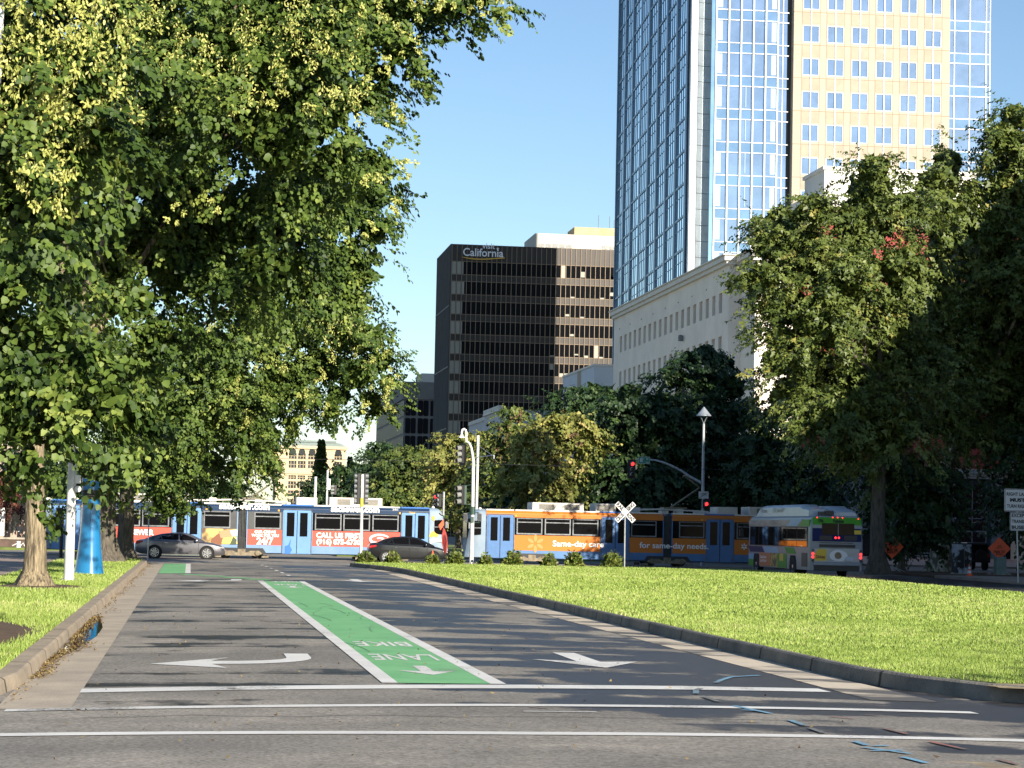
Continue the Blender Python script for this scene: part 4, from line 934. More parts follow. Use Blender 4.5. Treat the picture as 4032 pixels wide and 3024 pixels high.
# distant building with the arched green roof
YS = 800; xl = fx(1085, YS, 1900); sc = F_PX/(YS*.99+xl*.138)
sb2 = root('arched_roof_building', 'distant cream building with a grey-green arched metal roof', 'building', (xl, YS, 0))
STO = mat('distant_cream_stone', (.55,.44,.28), .9, var=.05, scale=.2); ROOFG = mat('grey_green_metal_roof', (.16,.20,.19), .5, .3, var=.1, scale=.3)
def lz(px, py): p = at(px, py, YS); return (p.x-xl, p.z)
ex, ez = lz(1362, 1770); _, rz_ = lz(1150, 1738)
colx = [(lz(c-15, 1900)[0], lz(c+15, 1900)[0]) for c in (1150, 1186, 1226, 1266, 1329)]
rz2 = [(lz(1186, b)[1], lz(1186, a)[1]) for a, b in ((1785, 1806), (1815, 1843), (1872, 1887), (1896, 1923), (1932, 1955), (1966, 1990), (2000, 2020))]
m = MB(); wallY(m, 0, ex, 0, ez, 0, .8, (colx, rz2)); m.box(0, ex, .8, 26, 0, ez); m.obj('wall', STO, sb2)
for za, zb in rz2:
    for xa, xb2 in colx:
        f = MB(); f.box(xa, xb2, .4, .5, za, zb); wo = f.obj('window', CGL, sb2)
        f = MB(); f.box(xa+.7, xa+.85, .3, .41, za, zb); f.box(xb2-.85, xb2-.7, .3, .41, za, zb); f.box(xa, xb2, .3, .41, (za+zb)/2-.08, (za+zb)/2+.08); f.obj('frame', STO, wo)
m = MB()
for xa, xb2 in colx: m.lathe([(0,-.06),(1.15,-.06),(1.15,.02),(0,.02)], ((xa+xb2)/2, 0, rz2[0][1]+.5), 16, axis='y', cap=False)
m.obj('arched_window', CGL, sb2)
m = MB(); m.box(-.6, ex+.6, -.6, 26, ez-.1, ez+.9); m.box(-.4, ex+.4, -.4, 1, lz(1186,1866)[1], lz(1186,1856)[1]); m.obj('cornice', STO, sb2)
arc = [(0, ez+.9)]+[(ex*.02+ex*.16*(1-math.cos(a)), ez+.9+(rz_-ez-.9)*math.sin(a)) for a in [k*math.pi/10 for k in range(1, 6)]]
arc += [(ex-x, z_) for x, z_ in arc[::-1]]
m = MB(); m.prism(arc, 'y', .5, 25); m.box(ex*.15, ex*.86, .2, 25, rz_-.1, rz_+.55); m.obj('roof', ROOFG, sb2)
m = MB(); x2, z2 = lz(1305, 1853); x3, z3 = lz(1470, 1853); m.box(x2, x3, 4, 24, 0, z2)
m.obj('side_wing', STO, sb2)
m = MB(); m.prism([(x2-.5, z2), (x3, z2), (x3, lz(1400,1828)[1]), (x2+1.6, lz(1400,1828)[1])], 'y', 3.5, 24.5); m.obj('wing_roof', ROOFG, sb2)
# building at the left behind the tram
YL = 165; xl2 = fx(128, YL, 2000)
lb = root('tan_building', 'tan building with dark windows and a raised terrace at the left edge', 'building', (xl2, YL, 0))
TANW = mat('tan_wall', (.40,.32,.26), .9, var=.08, scale=.4)
wz = [(at(60, 2090, YL).z, at(60, 2006, YL).z)]; wcol = [(fx(c0, YL)-xl2, fx(c1, YL)-xl2) for c0, c1 in ((-110,-60), (-50,-5), (14,37), (45,82))]
m = MB(); wallY(m, -28, 0, 0, 9, 0, .5, (wcol, wz)); m.box(-28, 0, .5, 14, 0, 8.9); m.obj('wall', TANW, lb)
for xa, xb2 in wcol:
    f = MB(); f.box(xa, xb2, .25, .35, wz[0][0], wz[0][1]); f.obj('window', CGL, lb)
m = MB(); x = fx(5, YL-1)-xl2; m.box(x-.25, x+.25, -1.6, -1.1, .8, wz[0][1]+.1); m.obj('column', OFFWHITE, lb)
m = MB(); m.box(-28, .5, -4, 0, 0, at(60, 2124, YL-4).z); m.obj('terrace', mat('dark_brick_terrace', (.10,.065,.05), .9, var=.2, scale=2), lb)
m = MB(); m.box(-28, .6, -4.1, -3.7, at(60, 2124, YL-4).z, at(60, 2116, YL-4).z); m.obj('terrace_coping', CONC, lb)
# blocks outside the frame on the right; they stand between the sun and the far right-hand corner
def off_block(x, y, ly, h, label):
    ob = root('unseen_office_block', label, 'building', (x, y, 0), group='unseen office blocks to the right of the street')
    m = MB(); nf = int((h-3)/4.2); rw = [(2+4.2*k, 4.6+4.2*k) for k in range(nf)]; ycs = [(2+4.4*i, 4.6+4.4*i) for i in range(int((ly-4)/4.4))]
    wallX(m, 0, ly, 0, h, 0, .5, (ycs, rw)); m.box(.5, 44, 0, ly, 0, h-.1); m.obj('wall', BEIGE, ob)
    for za, zb in rw: f = MB(); f.box(.3, .4, 1, ly-.5, za, zb); f.obj('window_strip', CGL, ob)
off_block(50, 54, 76, 25.5, 'unseen tan office block to the right of the lawn, shading the bus and trees')
off_block(76, 131, 74, 30, 'unseen tan block added farther up the street to shade the red building')  # unseen block, added to shade the ground storey of the red building
# ================================================================== vehicles
DGLASS = mat('tinted_window_glass', (.005,.005,.006), .12, spec=.07)
NAVY = mat('navy_wrap', (.012,.035,.085), .3, var=.1, scale=.7); LBLUE = mat('faded_light_blue_paint', (.11,.22,.40), .55, col2=(.17,.27,.41), scale=.9, lo=.35, hi=.75)
DOORB = mat('sky_blue_door_paint', (.12,.26,.50), .45, var=.08, scale=1.5); REDP = mat('red_wrap_panel', (.62,.075,.045), .45, var=.04, scale=.6)
ORG = mat('orange_wrap_panel', (.56,.165,.018), .45, spec=.3, var=.05, scale=.7); DCHAR = mat('charcoal_wrap', (.055,.058,.06), .4, col2=(.10,.10,.10), scale=.6)
CABP = mat('weathered_cab_paint', (.27,.33,.38), .7, col2=(.16,.24,.34), scale=1.1, lo=.3, hi=.7, detail=7); PEEL = mat('peeled_yellow_film', (.75,.48,.05), .6, var=.1)
BLUEP = mat('bright_blue_paint', (.03,.14,.45), .4); BELLOW = mat('grey_bellows', (.05,.05,.05), .85, var=.2); TRUCK = mat('dusty_running_gear', (.22,.18,.12), .8, .1, var=.4, scale=3)
ROOFW = mat('off_white_roof_box', (.58,.54,.47), .6, var=.12, scale=.8); STRIPE = mat('white_roof_edge', (.66,.64,.6), .5, var=.1, scale=.8); LOUV = mat('louvre_shadow_grey', (.16,.15,.13), .7)
LETT = mat('white_lettering', (.80,.80,.78), .5)
AMBER = mat('amber_marker', (.7,.35,.03), .4)
def tram(name, label, X, hdr, panel, center_mats, wrapdark, seg, DOORB=DOORB, LBLUE=LBLUE, BLUEP=BLUEP):
    t = root(name, label, 'tram', (X, 132.42, 0), group='coupled trams crossing the street')
    W2 = 1.325
    prof = [(-W2,.36),(-W2,2.72),(-1.27,2.93),(-1.12,3.06),(-.8,3.13),(.8,3.13),(1.12,3.06),(1.27,2.93),(W2,2.72),(W2,.36),(1.1,.30),(-1.1,.30)]
    for s in (-1, 1):
        st = [(.24,1,0,1),(10.7,1,0,1),(11.15,.985,.06,.998),(11.5,.94,.14,.985),(11.74,.87,.24,.97),(11.92,.74,.30,.955)]
        rings = [[(s*(x-sl*(z/3.1)**2*1.6), y*ys, z*zs if z > 1 else z) for y, z in prof] for x, ys, sl, zs in st]
        m = MB(); m.loft(rings); m.obj('body', [LBLUE], t, smooth=True)
        m = MB()                                    # cab end skin, weathered
        st2 = [(10.75,1.004,0,1),(11.15,.99,.06,.998),(11.5,.945,.14,.985),(11.74,.875,.24,.972),(11.93,.745,.30,.957)]
        m.loft([[(s*(x-sl*(z/3.1)**2*1.6), y*ys, (z*zs if z > 1 else z)+.004*(z > 2)) for y, z in prof] for x, ys, sl, zs in st2]); m.obj('cab', CABP, t, smooth=True)
        m = MB(); m.prism([(-.95,1.45),(.95,1.45),(.85,2.55),(-.85,2.55)], 'x', s*11.35, s*11.80); m.obj('windscreen', DGLASS, t)
        m = MB(); m.box(s*11.6-.2, s*11.6+.55 if s > 0 else s*11.6+.2, -.2, .2, .35, .62) if s > 0 else m.box(-12.15, -11.4, -.2, .2, .35, .62); m.obj('coupler', DARKM, t)
        m = MB(); m.box(s*11.7-.06, s*11.7+.10, -1.5, -1.2, 2.0, 2.35); m.obj('mirror', GREYM, t)
        for k in (-1, 1):
            m = MB(); x0, x1 = sorted((s*10.98, s*11.5)); y0, y1 = sorted((k*1.20, k*1.325)); m.box(x0, x1, y0, y1, 1.62, 2.45)
            f = m.obj('cab_window', DGLASS, t, bev=.05)
            m = MB(); m.box(x0, x1, k*1.33-.006, k*1.33+.006, 2.02, 2.06); m.obj('frame', GREYM, f)
    m = MB()
    for i in range(7): x = -.24+i*.08; m.box(x-.025, x+.025, -1.24-.03*(i % 2), 1.24+.03*(i % 2), .5, 3.0)
    m.box(-.25, .25, -1.2, 1.2, .5, 2.95); m.obj('bellows', BELLOW, t)
    for k in (-1, 1):
        y = k*W2
        def pan(x0, x1, z0, z1, th, nm, mm, par=t):
            a, b = sorted((y, y+k*th)); m = MB(); m.box(x0, x1, a, b, z0, z1); return m.obj(nm, mm, par)
        for sx in (-1, 1):
            q = lambda a, b: (a, b) if sx > 0 else (-b, -a)
            e0, e1 = q(.27, 10.72)
            pan(e0, e1, 2.70, 2.90, .012, 'header', hdr)
            m = MB(); ring = []
            for (yy, zz) in ((k*1.339, 2.71), (k*1.285, 2.94), (k*1.13, 3.075)): ring.append([(e0, yy, zz), (e1, yy, zz)])
            m.loft(ring, cap=False, closed=False); m.obj('header', hdr, t)
            for a, b, mm in ((.3, 2.2, STRIPE), (2.3, 4.0, BLUEP), (4.05, 9.0, STRIPE), (9.1, 10.7, BLUEP if hdr is not ORG else STRIPE)):
                x0, x1 = q(a, b); m = MB(); m.box(x0, x1, min(k*.86, k*1.16), max(k*.86, k*1.16), 3.075, 3.155); m.obj('roof_edge', mm, t)
            for (d0, d1) in ((2.37, 3.87), (9.17, 10.62)):       # double doors
                x0, x1 = q(d0, d1); d = pan(x0-.05, x1+.05, .33, 2.82, .018, 'door', BLUEP if d0 < 0 else DOORB)
                xm_ = (x0+x1)/2
                for a, b in ((x0+.02, xm_-.02), (xm_+.02, x1-.02)):
                    pan(a, b, .36, 2.79, .034, 'leaf', DOORB, d); pan(a+.14, b-.14, 1.33, 2.68, .046, 'pane', DGLASS, d)
                pan(xm_-.015, xm_+.015, .36, 2.79, .05, 'door_seal', BLACK, d)
                m = MB(); yy = y+k*.03; m.tube([(x0-.08, yy, .33), (x0-.08, yy, 2.72), (x0-.02, yy, 2.86), (x1+.02, yy, 2.86), (x1+.08, yy, 2.72), (x1+.08, yy, .33)], .022, 6); m.obj('frame', GREYM, d)
            for (w0, w1) in ((.74, 2.12), (4.2, 5.58), (5.83, 7.22), (7.5, 8.87)):
                x0, x1 = q(w0, w1); wo = pan(x0-.07, x1+.07, 1.72, 2.66, .022, 'window', GREYM)
                pan(x0, x1, 1.80, 2.40, .030, 'pane', DGLASS, wo); pan(x0, x1, 2.46, 2.62, .030, 'pane', DGLASS, wo)
            for (w0, w1) in ((.30, 2.28), (4.0, 9.05)):
                x0, x1 = q(w0, w1); pan(x0, x1, 1.68, 2.70, .008, 'window_band', wrapdark if w0 < 1 else DGLASS)
            for (w0, w1) in ((.30, 2.28), (4.0, 9.05)):
                x0, x1 = q(w0, w1); pan(x0, x1, .80, 1.68, .012, 'advert_panel', center_mats if (w0 < 1 and sx < 0 and center_mats) else panel)
            m = MB()
            for xs_ in ((1.0, 2.6, 4.0, 5.6, 7.3, 9.0)): x0, x1 = q(xs_, xs_+.012); m.box(x0, x1, y-.006, y+.006, .36, .8)
            each(m, 'panel_seam', GREYM, t)
            for xs_ in (2.05, 9.0): x0, x1 = q(xs_-.05, xs_+.05); pan(x0, x1, 2.74, 2.84, .05, 'marker_lamp', AMBER)
    # running gear
    for xc in (-8.0, 0, 8.0):
        m = MB()
        m.prism([(xc-1.45, .28), (xc-1.2, .62), (xc+1.2, .62), (xc+1.45, .28)], 'y', -1.335, 1.335); m.obj('bogie_recess', DARKM, t)
        for sy in (-1, 1):
            m = MB(); y0, y1 = sorted((sy*1.34, sy*1.16))
            m.prism([(xc-1.2,.30),(xc-1.0,.46),(xc-.5,.46),(xc-.3,.36),(xc+.3,.36),(xc+.5,.46),(xc+1.0,.46),(xc+1.2,.30),(xc+.9,.16),(xc+.35,.20),(xc-.35,.20),(xc-.9,.16)], 'y', y0, y1)
            for xx_ in (-.9, .9): m.lathe([(.16, sy*1.34), (.13, sy*1.42), (0, sy*1.42)], (xc+xx_, 0, .33), 12, axis='y')
            m.box(xc-.22, xc+.22, y0-.03, y1+.03, .18, .55); m.box(xc-1.5, xc-1.15, y0, y1, .06, .2); m.box(xc+1.15, xc+1.55, y0, y1, .08, .18)
            b = m.obj('bogie_frame', TRUCK, t)
            for xx_ in (-.9, .9):
                a0, a1, a2 = sy*.60, sy*.68, sy*.80
                m = MB(); m.lathe([(0,a0),(.34,a0),(.36,a1),(.33,a1),(.33,a2),(0,a2)], (xc+xx_, 0, .36), 22, axis='y'); m.obj('wheel', DARKM, b, smooth=True)
    # roof equipment
    def box(x0, x1, z1, grille=()):
        m = MB(); m.box(x0, x1, -1.05, 1.05, 3.12, z1); b = m.obj('roof_unit', ROOFW, t, bev=.03)
        m = MB()
        for a, e in grille:
            for j in range(5): zz = 3.2+j*(z1-3.28)/5; m.box(x0+a, x0+e, -1.075, -1.04, zz, zz+.045)
        if grille: each(m, 'louvre', LOUV, b)
        return b
    box(-4.25, -3.05, 3.62, ((.1, 1.1),)); box(3.05, 4.25, 3.58); box(4.95, 8.0, 3.62, ((.45, 1.2), (1.9, 2.8)))
    box(-8.0, -4.95, 3.6, ((.4, 1.3), (1.9, 2.8)))
    m = MB()
    for a, b_, z1 in ((-1.9,-1.5,3.45),(.7,1.1,3.42),(1.9,2.25,3.32),(-.2,.2,3.3),(2.5,2.75,3.27)): m.box(a, b_, -.5, .5, 3.1, z1)
    m.tube([(-2.6,-.7,3.25),(-.4,-.7,3.35),(2.6,-.7,3.28)], .03, 5); m.tube([(-2.8,-.5,3.3),(0,-.4,3.4),(2.4,-.5,3.3)], .03, 5)
    m.obj('roof_gear', ROOFW, t)
    m = MB(); m.box(-.1, 1.3, -.55, .55, 3.42, 3.5)
    m.tube([(.45, 0, 3.5), (2.15, 0, 4.7)], [.06, .045], 8)
    for sy in (-.3, .3): m.tube([(2.15, 0, 4.7), (1.3, sy, 5.35)], .025, 6)
    m.tube([(1.3, -.75, 5.3), (1.3, -.6, 5.4), (1.3, .6, 5.4), (1.3, .75, 5.3)], .03, 6); m.obj('pantograph', mat('pantograph_steel', (.2,.18,.13), .6, .4), t)
    for s in (-1, 1):
        m = MB(); m.lathe([(.1,0),(.1,.12),(.05,.18),(0,.18)], (s*11.0, -.5, 3.06), 10); m.obj('roof_lamp', OFFWHITE, t)
    def word(s_, px0, px1, py, size, **k):
        p0, p1 = at(px0, py, 131.05), at(px1, py, 131.05)
        return text(s_, size, LETT, t, ((p0.x+p1.x)/2-X, -W2-.045, (p0.z+p1.z)/2), width=p1.x-p0.x, ext=.004, **k)
    return t, word
COW = mat('blurred_farm_picture', (.10,.05,.03), .5, col2=(.55,.40,.12), scale=1.1, lo=.42, hi=.55, detail=2)
X1 = fx(951, 132.4, 2100)
t1, word = tram('tram', 'blue tram with red panels and white lettering, graffiti-patched cab, standing behind the sedans', X1, NAVY, REDP, COW, DCHAR, None)
word('sacsewer.com', 863, 1062, 1995, .47, bold=.022); word('sacsewer.com', 1303, 1494, 2006, .47, bold=.022)
word('OUR CREWS', 1002, 1086, 2095, .22, bold=.010); word('WORK FOR YOU', 990, 1098, 2109, .22, bold=.010); word('24/7', 1010, 1076, 2132, .55, bold=.022)
word('CALL US FIRST.', 1245, 1430, 2110, .40, bold=.018); word('(916) 875-6730', 1246, 1420, 2135, .40, bold=.018)
word('SEWER', 515, 606, 2097, .42, bold=.018); word('281', 1545, 1567, 2007, .14)
def sidepoly(t, X, pts, mm, nm, Yp=131.05, y=-1.37, th=.004):
    m = MB(); q = [at(a, b, Yp) for a, b in pts]; m.prism([(p.x-X, p.z) for p in q], 'y', y-th, y+.02); return m.obj(nm, mm, t)
sw = []
for k in range(25):
    a = k/24*2*math.pi*1.25+.5; r_ = 44-k*1.35; sw.append(at(1490+r_*math.cos(a)*1.0, 2126-r_*.5*math.sin(a), 131.05))
m = MB(); m.tube([(p.x-X1, -1.36, p.z) for p in sw], [.05+.05*math.sin(k/24*math.pi) for k in range(25)], 5); m.obj('swirl_emblem', LETT, t1)
sidepoly(t1, X1, [(825,2147),(835,2120),(860,2100),(878,2112),(870,2147)], mat('picture_brown', (.20,.07,.03), .5), 'picture_shape')
sidepoly(t1, X1, [(862,2090),(905,2086),(912,2112),(890,2125),(868,2116)], mat('picture_tan', (.55,.24,.12), .5), 'picture_shape', y=-1.373)
sidepoly(t1, X1, [(872,2140),(880,2118),(930,2112),(935,2142)], mat('picture_yellow', (.75,.55,.12), .5), 'picture_shape', y=-1.376)
sidepoly(t1, X1, [(905,2143),(918,2112),(932,2125),(930,2143)], mat('picture_green', (.05,.07,.03), .5), 'picture_shape', y=-1.379)
sidepoly(t1, X1, [(905,2088),(934,2086),(934,2110),(914,2112)], mat('picture_white', (.7,.68,.6), .5), 'picture_shape', y=-1.373)
for pts, mm in (([(1688,2112),(1697,2098),(1707,2090),(1716,2100),(1727,2106),(1724,2114),(1708,2112),(1700,2116)], PEEL), ([(1700,2031),(1712,2034),(1711,2052),(1702,2046)], PEEL), ([(1692,2124),(1720,2119),(1752,2124),(1740,2134),(1712,2134),(1694,2140)], OFFWHITE), ([(1758,2052),(1766,2062),(1766,2082),(1760,2072)], PEEL), ([(1610,2014),(1636,2017),(1634,2024),(1612,2020)], PEEL)):
    sidepoly(t1, X1, pts, mm, 'peeling_film', y=-1.345)
sidepoly(t1, X1, [(1122,2181),(1122,2150),(1136,2146),(1146,2122),(1142,2150),(1150,2165),(1140,2181)], BLUEP, 'paint_patch', y=-1.38)
X2 = X1+24.75
DK2 = mat('shaded_blue_door_paint', (.055,.15,.34), .45, var=.08); LB2 = mat('blue_body_paint', (.06,.16,.34), .5, var=.12, scale=.8)  # second tram's doors: shade put into the paint as a darker blue
t2, word = tram('tram', 'tram with orange panels and white lettering, partly hidden behind the bus', X2, ORG, ORG, None, DGLASS, None, DOORB=DK2, LBLUE=LB2, BLUEP=BLUEP)
word('Same-day care', 2176, 2378, 2143, .47, bold=.008); 
word('for same-day needs.', 2518, 2790, 2150, .47, bold=.008)
for px, py, r_, mm, y in ((2108,2140,34,mat('pale_orange_flower', (.60,.225,.05), .45),-1.345), (2930,2152,13,LETT,-1.37)):
    for k in range(6):
        a = k*math.pi/3+.5; c = at(px+math.cos(a)*r_*.62, py-math.sin(a)*r_*.62, 131.05); m = MB(); e = []
        for j in range(14):
            b_ = 2*math.pi*j/14; u, v = math.cos(b_)*r_*.42/68, math.sin(b_)*r_*.2/68; e.append((c.x-X2+u*math.cos(a)-v*math.sin(a), c.z+u*math.sin(a)+v*math.cos(a)))
        m.prism(e, 'y', y-.006, y+.02); m.obj('flower_emblem', mm, t2)
# front doors of the second tram carry the same shaded blue
# ------------------------------------------------------------------ sedans
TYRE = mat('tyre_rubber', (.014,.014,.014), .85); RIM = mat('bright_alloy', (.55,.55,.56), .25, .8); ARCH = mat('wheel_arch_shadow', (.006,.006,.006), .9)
HEADL = mat('headlamp_glass', (.5,.5,.5), .1, .3); TAILR = mat('tail_lamp_red', (.35,.01,.015), .2, coat=.5); CHROME = mat('chrome_trim', (.6,.6,.6), .15, 1)
def sedan(name, label, loc, paint, st, cab, wb, r, win, hood, taillit=False):
    t = root(name, label, 'car', loc)
    rings = []
    for x, w_, zb, zs, zt in st:
        rings.append([(x,-w_*.86,zb),(x,-w_*.97,zb+.10),(x,-w_,(zb+zs)/2+.02),(x,-w_*.975,zs),(x,-w_*.78,zt),(x,-w_*.4,zt+.025),(x,w_*.4,zt+.025),(x,w_*.78,zt),(x,w_*.975,zs),(x,w_,(zb+zs)/2+.02),(x,w_*.97,zb+.10),(x,w_*.86,zb)])
    m = MB(); m.loft(rings); m.obj('body', paint, t, smooth=True)
    z0 = .93
    m = MB(); m.loft([[(x,-wb_,z0),(x,-wt-.01,zt-.05),(x,-wt+.07,zt),(x,wt-.07,zt),(x,wt+.01,zt-.05),(x,wb_,z0)] for x, wb_, wt, zt in cab]); m.obj('roof', paint, t, smooth=True)
    def ysurf(x, z):
        for a, b in zip(cab[:-1], cab[1:]):
            if a[0] <= x <= b[0]:
                u = (x-a[0])/(b[0]-a[0]); wb_ = a[1]+(b[1]-a[1])*u; wt = a[2]+(b[2]-a[2])*u; zt = a[3]+(b[3]-a[3])*u
                return wb_+(wt-wb_)*min(1, max(0, (z-z0)/max(.05, zt-.05-z0)))
        return cab[0][1]
    for s in (-1, 1):
        for pts in win:
            m = MB(); cx = sum(p[0] for p in pts)/len(pts); cz = sum(p[1] for p in pts)/len(pts)
            def dens(P):
                o = []
                for a, b in zip(P, P[1:]+P[:1]):
                    for k in range(4): o.append((a[0]+(b[0]-a[0])*k/4, a[1]+(b[1]-a[1])*k/4))
                return o
            d = dens(pts); v = [(x, s*(ysurf(x, z)+.012), z) for x, z in d]+[(cx, s*(ysurf(cx, cz)+.012), cz)]; n = len(d)
            m.add(v, [(i, (i+1) % n, n) for i in range(n)]); m.obj('side_window', DGLASS, t)
    f = cab[-1]; g = cab[-3]
    m = MB(); m.add([(f[0]-.02,-.62,1.0),(f[0]-.02,.62,1.0),(g[0]+.02,.5,g[3]+.008),(g[0]+.02,-.5,g[3]+.008)], [(0,1,2,3)]); m.obj('windscreen', DGLASS, t)
    f = cab[0]; g = cab[2]
    m = MB(); m.add([(f[0]+.02,-.5,f[3]+.02),(f[0]+.02,.5,f[3]+.02),(g[0]-.02,.46,g[3]+.012),(g[0]-.02,-.46,g[3]+.012)], [(0,1,2,3)]); m.obj('rear_window', DGLASS, t)
    W_ = max(q[1] for q in st)
    for xw_ in (-wb*.49, wb*.51):
        for s in (-1, 1):
            m = MB(); m.lathe([(0, s*(W_-.10)), (r+.075, s*(W_-.10)), (r+.07, s*(W_+.004)), (0, s*(W_+.004))], (xw_, 0, r), 28, axis='y'); m.obj('wheel_arch', ARCH, t)
            m = MB(); m.lathe([(r*.68, s*(W_-.14)), (r*.97, s*(W_-.14)), (r, s*(W_-.1)), (r, s*(W_-.02)), (r*.97, s*(W_+.016)), (r*.72, s*(W_+.02)), (r*.70, s*(W_+.006))], (xw_, 0, r), 28, axis='y', cap=False)
            wo = m.obj('wheel', TYRE, t, smooth=True)
            m = MB(); m.lathe([(r*.71, s*(W_+.008)), (r*.71, s*(W_+.026)), (r*.66, s*(W_+.026)), (r*.66, s*(W_+.008))], (xw_, 0, r), 28, axis='y', cap=False)
            for k in range(5):
                a = 2*math.pi*k/5+.3; c, sn = math.cos(a), math.sin(a); y0, y1 = sorted((s*(W_+.006), s*(W_+.028)))
                def q(u, v): return (xw_+u*c-v*sn, r+u*sn+v*c)
                m.prism([q(.02,-.05), q(r*.67,-.10), q(r*.67,-.03), q(.05,.03)], 'y', y0, y1); m.prism([q(.05,.02), q(r*.67,.05), q(r*.67,.09), q(.02,.05)], 'y', y0, y1)
            m.lathe([(0, s*(W_+.034)), (.05, s*(W_+.03)), (.06, s*(W_+.006))], (xw_, 0, r), 12, axis='y'); m.obj('rim', RIM, wo)
    for s in (-1, 1):
        m = MB(); x0 = st[-1][0]; y0, y1 = sorted((s*.52, s*.80)); m.prism([(x0-.42,.66),(x0-.10,.60),(x0-.08,.66),(x0-.5,.745)], 'y', y0*1.0, y1*1.02); m.obj('headlamp', HEADL, t, bev=.02)
        m = MB(); x1 = st[0][0]; y0, y1 = sorted((s*.58, s*.885)); m.prism([(x1+.02,.78),(x1+.42,.88),(x1+.42,.97),(x1+.06,.95)], 'y', y0, y1); m.obj('tail_lamp', TAILR, t, bev=.02)
        m = MB(); m.lathe([(0,-.11),(.06,-.09),(.085,0),(.06,.09),(0,.11)], (hood, s*(W_+.07), 1.0), 12, axis='y'); m.obj('wing_mirror', paint, t, smooth=True)
        for hx in (-.85, .25):
            m = MB(); y0, y1 = sorted((s*(W_-.02), s*(W_+.022))); m.box(hx, hx+.2, y0, y1, .845, .875); m.obj('door_handle', CHROME, t, bev=.008)
        m = MB()
        for hx in (-.98, -.02, .98): y0, y1 = sorted((s*(W_-.06), s*(W_+.0025))); m.box(hx, hx+.010, y0, y1, .30, .86)
        each(m, 'door_gap', ARCH, t)
        m = MB(); y0, y1 = sorted((s*(W_-.1), s*(W_-.004))); m.box(-wb*.36, wb*.37, y0, y1, .19, .265); m.obj('sill_trim', CHROME if not taillit else ARCH, t)
    m = MB(); m.box(st[-1][0]-.25, st[-1][0]+.0, -.5, .5, .30, .5); m.obj('grille', ARCH, t)
    m = MB(); m.box(st[0][0]-.012, st[0][0]+.1, -.26, .26, .55, .68); m.obj('number_plate', OFFWHITE, t)
    return t
GREYC = mat('metallic_grey_car_paint', (.17,.165,.18), .3, .65, coat=.8); BLKC = mat('black_car_paint', (.010,.011,.012), .3, 0, coat=.35)
stA = [(-2.44,.66,.44,.72,.80),(-2.36,.78,.34,.88,.96),(-2.1,.87,.25,.95,1.02),(-1.5,.915,.21,.955,1.03),(-.6,.925,.19,.94,1.0),(.5,.925,.19,.91,.98),(1.2,.915,.19,.865,.95),(1.75,.885,.2,.79,.88),(2.15,.82,.22,.69,.78),(2.36,.72,.26,.58,.66),(2.44,.58,.32,.50,.56)]
cabA = [(-2.0,.66,.55,1.03),(-1.55,.76,.57,1.22),(-1.0,.82,.59,1.36),(-.4,.85,.61,1.43),(.05,.86,.62,1.44),(.45,.86,.62,1.385),(.85,.85,.65,1.22),(1.32,.78,.72,.985)]
winA = [[(-1.62,1.06),(-1.30,1.235),(-1.12,1.275),(-1.0,1.06)],[(-.96,1.05),(-1.05,1.285),(-.55,1.355),(-.12,1.37),(-.10,1.03)],[(-.03,1.03),(-.04,1.37),(.25,1.34),(.55,1.225),(.98,1.01)]]
sedan('sedan', 'metallic grey sedan with bright five-spoke wheels, half behind the verge trees', (fx(710, 126.6, 2150)+.0, 126.6, 0), GREYC, stA, cabA, 2.83, .345, winA, .86)
stB = [(-2.26,.64,.46,.80,.90),(-2.18,.77,.36,.94,1.03),(-1.9,.87,.27,.99,1.08),(-1.3,.905,.22,.975,1.06),(-.5,.91,.2,.95,1.02),(.5,.91,.2,.92,1.0),(1.1,.90,.2,.87,.97),(1.6,.87,.21,.79,.89),(2.0,.80,.23,.69,.78),(2.2,.70,.28,.58,.66),(2.27,.56,.34,.50,.57)]
cabB = [(-1.82,.62,.52,1.08),(-1.4,.74,.55,1.28),(-.9,.80,.57,1.42),(-.35,.83,.59,1.475),(.1,.84,.6,1.475),(.5,.84,.6,1.40),(.85,.82,.63,1.25),(1.42,.75,.7,.99)]
winB = [[(-1.5,1.10),(-1.15,1.28),(-1.0,1.31),(-.9,1.08)],[(-.84,1.07),(-.93,1.325),(-.45,1.395),(-.05,1.405),(-.03,1.04)],[(.04,1.04),(.03,1.405),(.3,1.375),(.6,1.25),(1.06,1.02)]]
sedan('sedan', 'black sedan with red tail lamps behind the low shrubs, nose to the folded red sign', (fx(1607, 127.8, 2150), 127.8, 0), BLKC, stB, cabB, 2.65, .32, winB, .9, True)
# ------------------------------------------------------------------ bus
XB = fx(3191, 105, 2150); 
bus = root('city_bus', 'white, green and navy city bus seen from behind, roof tanks on top', 'bus', (XB+1.28, 105, .03))
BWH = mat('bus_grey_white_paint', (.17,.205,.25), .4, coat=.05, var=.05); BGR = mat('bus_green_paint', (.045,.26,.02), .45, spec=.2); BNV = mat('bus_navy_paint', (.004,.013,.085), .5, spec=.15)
BSKY = mat('bus_sky_stripe', (.12,.34,.55), .4); BORG = mat('bus_orange_advert', (.50,.13,.035), .5); BSUN = mat('bus_sunflower_advert', (.50,.30,.02), .5, col2=(.05,.06,.015), scale=4, lo=.45, hi=.55)
BPIC = mat('bus_side_picture', (.08,.11,.13), .4, col2=(.26,.27,.26), scale=1.2, lo=.4, hi=.62, detail=6, stretch=(1,.35,1.5)); BGLS = mat('bus_window_glass', (.012,.012,.013), .03, .25, spec=.9)
BADV = mat('bus_rear_advert', (.40,.39,.38), .5, var=.1); BYEL = mat('bus_yellow', (.60,.42,.03), .5)
